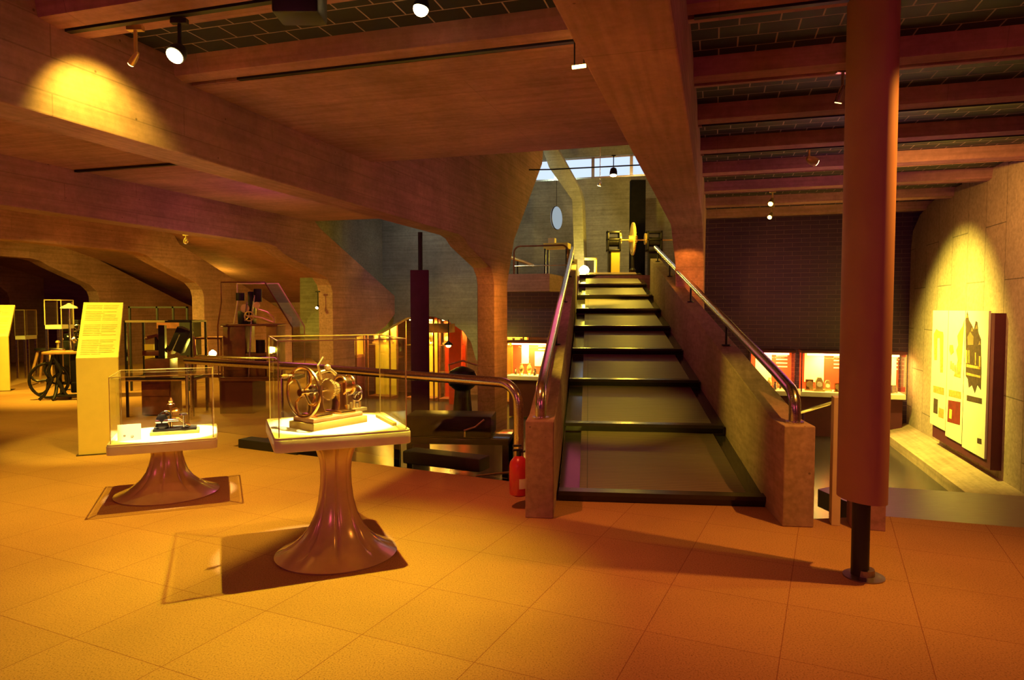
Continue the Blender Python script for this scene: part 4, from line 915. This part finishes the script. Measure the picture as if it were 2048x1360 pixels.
MB().box(0.1, 0.115, -0.10, 0.04, -0.16, 0.16, Matrix.Translation((0.13, -0.07, 0.56)) @ Matrix.Rotation(0.42, 4, 'Y')).build('pale_plate', 'paper', m)
MB().tube([(0.42, 0, 0.0), (0.46, 0, 0.3), (0.42, 0, 0.62), (0.34, 0, 0.66)], 0.025).build('bent_arm', 'oak', m)
# black open frames behind
t = thing('black_open_frame', 'black rectangular open frame on the wall side behind the framed case', 'frame', (atY(318, 630, 13.2).x, 13.2, 0), 0)
b = MB(); z0, z1 = atY(318, 644, 13.2).z, atY(318, 613, 13.2).z
x0, x1 = -0.58, 0.56
for z in (z0, z1-0.03): b.box(x0, x1, -0.02, 0.02, z, z+0.03)
for x in (x0, -0.05, 0.26, x1-0.03): b.box(x, x+0.03, -0.02, 0.02, z0, z1)
for x in (x0, x1-0.03): b.box(x, x+0.03, -0.02, 0.02, 0, z0)
b.build('frame_bars', 'black', t, smooth=0)
MB().box(0.0, x1, -0.1, 0.1, z0-0.12, z0+0.0).build('dark_shelf', 'wood', t, smooth=0)
MB().box(x1-0.1, x1+0.18, -0.15, 0.15, 0.7, z0+0.02).build('black_cabinet', 'black', t, smooth=0)
# case with lamp glow
t, pc = framedcase(384, 440, 675, 11.0, 0.5, 'small dark-framed case with a glowing lamp just above the rail end', 'wood')
t = thing('case_lamp', 'round glowing lamp inside the small framed case above the rail end', 'lamp', (atY(420, 708, 11.1).x, 11.2, 0.5))
z = atY(420, 708, 11.1).z-0.5
MB().cyl((0, 0, 0), (0, 0, z), 0.015).cyl((0, 0, 0), (0, 0, 0.02), 0.07).build('stand', 'steel', t)
MB().lathe([(0.01, z-0.06), (0.05, z-0.03), (0.06, z), (0.05, z+0.03), (0.01, z+0.06)], 16).build('globe', 'bulb', t)
l = light('POINT', 'case_lamp_glow', (0, -0.15, z+0.05), 30, LEM, radius=0.05); l.parent = t
# big trapezoid glass case with pantograph machine on pedestal
Yb = 10.6
def Lx(px): return (px-1024)/F*Yb
t = thing('tapered_glass_case', 'tall tapered glass case with sloping side over the guilloche machine', 'display case', (Lx(527), Yb, 0), 0)
zt = atY(500, 566, Yb).z; zm = atY(500, 650, Yb).z
X0, X1, Xt0, Xt1 = Lx(452)-Lx(527), Lx(597)-Lx(527), Lx(460)-Lx(527), Lx(545)-Lx(527)
zk = atY(500, 605, Yb).z
prof = [(X0, 0.55), (X1, 0.55), (X1, zm-0.03), (Xt1, zt), (Xt0, zt), (Xt0, zk), (X0, zm)]
for yy in (-0.3, 0.3):
    MB().tube([(x, yy, z) for x, z in prof], 0.011, 6, closed=True).build('frame_edge', 'wood' if yy < 0 else 'edge', t, smooth=0)
MB().prism([(x, -0.305, z) for x, z in prof], (0, 0.008, 0)).build('front_pane', 'glass', t, smooth=0)
MB().prism([(X1, -0.3, zm-0.03), (Xt1, -0.3, zt), (Xt1-0.008, -0.3, zt), (X1-0.008, -0.3, zm-0.03)], (0, 0.6, 0)).build('sloping_pane', 'glass', t, smooth=0)
MB().box(X0, X1, -0.3, 0.3, 0.5, 0.55).build('case_floor', 'wood', t, smooth=0)
MB().box(X0, X0+0.5, -0.28, 0.28, 0.0, 0.5).build('red_plinth', 'maroon', t, smooth=0)
t = thing('guilloche_machine', 'tall dark guilloche machine with bright arms on a dark wooden cabinet', 'machine', (Lx(510), Yb, 0.551), 0)
zz = 1.36-0.551
MB().box(-0.42, -0.08, -0.2, 0.2, 0, zz-0.02).box(-0.40, -0.1, -0.21, -0.2, 0.1, 0.3).build('left_cabinet', 'wood', t, bevel=0.01)
MB().box(0.24, 0.4, -0.2, 0.2, 0, zz-0.03).build('right_cabinet', 'oak', t, bevel=0.01)
MB().box(-0.08, 0.24, -0.2, 0.2, 0.32, 0.36).box(-0.05, 0.2, -0.15, 0.15, 0.0, 0.2).box(-0.45, 0.42, -0.22, 0.22, zz-0.03, zz).build('shelf', 'wood', t, bevel=0.005)
MB().box(-0.08, 0.0, -0.08, 0.08, zz, zz+0.5).box(-0.24, -0.08, -0.08, 0.06, zz, zz+0.2).build('upright', 'iron', t, bevel=0.015)
MB().cyl((-0.2, -0.05, zz+0.36), (-0.2, -0.05, zz+0.48), 0.065).cyl((0.07, -0.05, zz+0.34), (0.07, -0.05, zz+0.54), 0.06).build('drum', 'iron', t)
MB().tube([(0.1, -0.15, zz+0.22), (0.24, -0.15, zz+0.18), (0.34, -0.15, zz+0.09), (0.35, -0.15, zz+0.02)], 0.022).tube([(0.0, -0.16, zz+0.12), (0.16, -0.16, zz+0.09), (0.34, -0.16, zz+0.02)], 0.02).build('curved_arm', 'gold', t)
MB().gear((-0.1, -0.13, zz+0.24), 0.07, 0.02, 18).gear((0.09, -0.15, zz+0.29), 0.05, 0.02, 16).wheel((-0.02, -0.18, zz+0.12), 0.07, 0.01, 5).build('wheels', 'gold', t)
MB().cyl((-0.1, -0.14, zz+0.05), (-0.06, -0.14, zz+0.34), 0.016).tube([(0.04, -0.1, zz+0.44), (0.0, -0.14, zz+0.1), (-0.02, -0.24, -0.02), (-0.1, -0.26, -0.25)], 0.013).build('rods', 'steel', t)
MB().cyl((0.08, 0, 0.36), (0.08, 0, 0.56), 0.07).cyl((0.08, 0, 0.2), (0.08, 0, 0.32), 0.09).build('motor', 'iron', t)
# shelf strip of glowing bottles seen beside second column
t = cabinet(-10.9, -9.7, 17.2, 0.2, 1.3, 'long glowing cabinet behind the tapered glass case', 'yellow', 60, 1)
MB().box(-0.6, 0.6, 0.02, 0.48, -1.2, 0).build('plinth', 'maroon', t, smooth=0)
fill(-10.8, -9.8, 17.3, 0.2+0.08+0.5, 5, 'the long cabinet behind the tapered case', 1.3, 4)

# ================================================================== UPPER LEVEL
# landing balustrade
t = thing('landing_balustrade', 'steel-framed glass balustrade on the landing left of the stair top', 'railing', (0, 0, 0))
YL = 15.85; (xa, za) = atYp(1028, 556, YL); (xb, zb) = atYp(1136, 490, YL); zb = zb
za = 2.42; P = []
def arc(cx, cz, r, a0, a1):
    for i in range(6):
        a = a0 + (a1-a0)*i/5; P.append(G(cx + r*math.cos(a), YL, cz + r*math.sin(a)))
P.append(G(xa, YL, za)); arc(xa+0.15, zb-0.15, 0.15, PI, PI/2); arc(xb-0.15, zb-0.15, 0.15, PI/2, 0); P.append(G(xb, YL, za))
MB().tube(P, 0.022, 10).build('hoop_frame', 'wood', t)
MB().tube([G(xa, YL, za+0.2), G(xb, YL, za+0.2)], 0.012, 8).build('mid_bar', 'steel', t)
gbox(MB(), xa+0.05, xb-0.05, YL-0.005, YL+0.005, za+0.05, zb-0.06).build('glass_panel', 'glass', t, smooth=0)
p = G(-4.7, 17.6, 2.42)
t = thing('brass_telescope', 'long brass tube slanting behind the landing balustrade', 'telescope', G(-4.9, 17.0, 2.42), -TH)
MB().cyl((-0.5, 0, 0.62), (0.42, 0, 0.28), 0.05, 0.035).build('tube', 'gold', t)
MB().cyl((0, 0, 0), (0, 0, 0.45), 0.02).cyl((0, 0, 0), (0, 0, 0.02), 0.15).build('stand', 'iron', t)
t = thing('yellow_side_table', 'yellow-lit low table with boxes behind the landing balustrade', 'table', G(-3.95, 17.4, 2.42), -TH)
MB().box(-0.32, 0.32, -0.2, 0.2, 0.72, 0.86).build('table_top', 'yellow', t)
for sx in (-0.28, 0.28):
    for sy in (-0.17, 0.17): MB().box(sx-0.02, sx+0.02, sy-0.02, sy+0.02, 0, 0.72).build('leg', 'iron', t)
MB().box(-0.22, -0.05, -0.1, 0.1, 0.86, 1.0).build('box', 'cream', t)
# turret clock mechanism at the stair head
Yt = 19.2
pt = atY(1265, 556, Yt)
t = thing('turret_clock_mechanism', 'wide iron turret clock mechanism with a blazing brass wheel at stair head', 'clock', (pt.x, Yt, 2.47), 0)
def LX(px): return (px-1265)/F*Yt
def LZ(py): return atY(1265, py, Yt).z-2.47
for (a, c) in ((1213, 1240), (1292, 1322)):
    b = MB(); x0, x1 = LX(a), LX(c)
    for z in (LZ(465), LZ(480), LZ(500)-0.02): b.box(x0, x1, -0.15, 0.15, z-0.03, z+0.03)
    for x in (x0, x1-0.05): b.box(x, x+0.05, -0.15, 0.15, LZ(503), LZ(462))
    b.build('iron_frame', 'iron', t, bevel=0.01)
    MB().cyl((x0+0.06, 0, LZ(484)), (x1-0.06, 0, LZ(484)), 0.13).build('winding_drum', 'iron', t)
MB().cyl((LX(1215), 0, LZ(480)), (LX(1345), 0, LZ(480)), 0.022).build('arbor', 'gold', t)
MB().gear((0, 0, LZ(478)), 0.46, 0.04, 60, 'x', 0.05).wheel((0, 0, LZ(478)), 0.36, 0.03, 6, 'x', 0.1).build('great_wheel', 'gold', t, label='blazing gilt great wheel seen edge-on')
MB().gear((LX(1240), 0, LZ(478)), 0.16, 0.04, 26, 'x').gear((LX(1290), 0, LZ(478)), 0.16, 0.04, 26, 'x').build('pinion', 'gold', t)
MB().box(LX(1221), LX(1238), -0.12, 0.12, 0, LZ(503)).build('yellow_leg', 'yellow', t)
MB().box(LX(1216), LX(1220), -0.1, 0.1, 0, LZ(503)).build('iron_leg', 'iron', t)
MB().box(LX(1296), LX(1320), -0.1, 0.1, 0, LZ(503)).build('iron_leg', 'iron', t)
MB().cyl((0, 0, 0), (0, 0, LZ(512)), 0.05).lathe([(0.15, 0), (0.12, 0.05), (0.06, 0.12), (0.1, 0.2), (0.05, 0.26)], 14).build('pendulum_post', 'iron', t)
light('POINT', 'wheel_fill', (pt.x-0.25, Yt-0.7, 3.9), 150, YEL, radius=0.06)  # added point without fixture to make the great wheel shine
t = thing('white_showcase', 'small brilliantly lit showcase on the upper floor behind the left handrail', 'display case', (atY(1175, 550, 19.4).x, 19.4, 2.47), 0)
MB().box(-0.2, 0.25, -0.15, 0.15, 0.0, 0.08).box(0.2, 0.25, -0.15, 0.15, 0.08, 0.55).box(-0.1, 0.25, -0.15, 0.15, 0.5, 0.55).build('showcase_body', 'cream', t, bevel=0.01)
MB().lathe([(0.05, 0.08), (0.13, 0.14), (0.15, 0.2), (0.1, 0.28), (0.03, 0.32)], 18, Matrix.Translation((-0.1, -0.05, 0.02))).build('lamp_globe', 'bulb', t)
l = light('POINT', 'showcase_glow', (-0.1, -0.3, 0.55), 35, LEM, radius=0.08); l.parent = t
p = atY(1275, 420, 20.6)
t = tag(MB().box(-0.22, 0.22, -0.12, 0.12, 2.47, atY(1275, 361, 20.6).z, Matrix.Translation((p.x, 20.6, 0))).build('black_column_banner', 'matte', smooth=0, bevel=0.01), 'tall black banner column rising behind the turret clock', 'banner')
p = atY(1113, 436, 20.2)
t = thing('hanging_dial', 'oval pale dial hanging before the upper back wall', 'dial', p, 1.05)
MB().cyl((0, -0.03, 0), (0, 0.03, 0), 0.33, seg=32).build('dial_face', emis('pale_emissive_dial', (0.6, 0.72, 0.8), 0.55), t)  # dial face uses a plain pale emission
MB().ring((0, 0, 0), 0.33, 0.02, 'y').cyl((0, 0, 0.33), (0, 0, 1.1), 0.008).build('rim', 'iron', t)
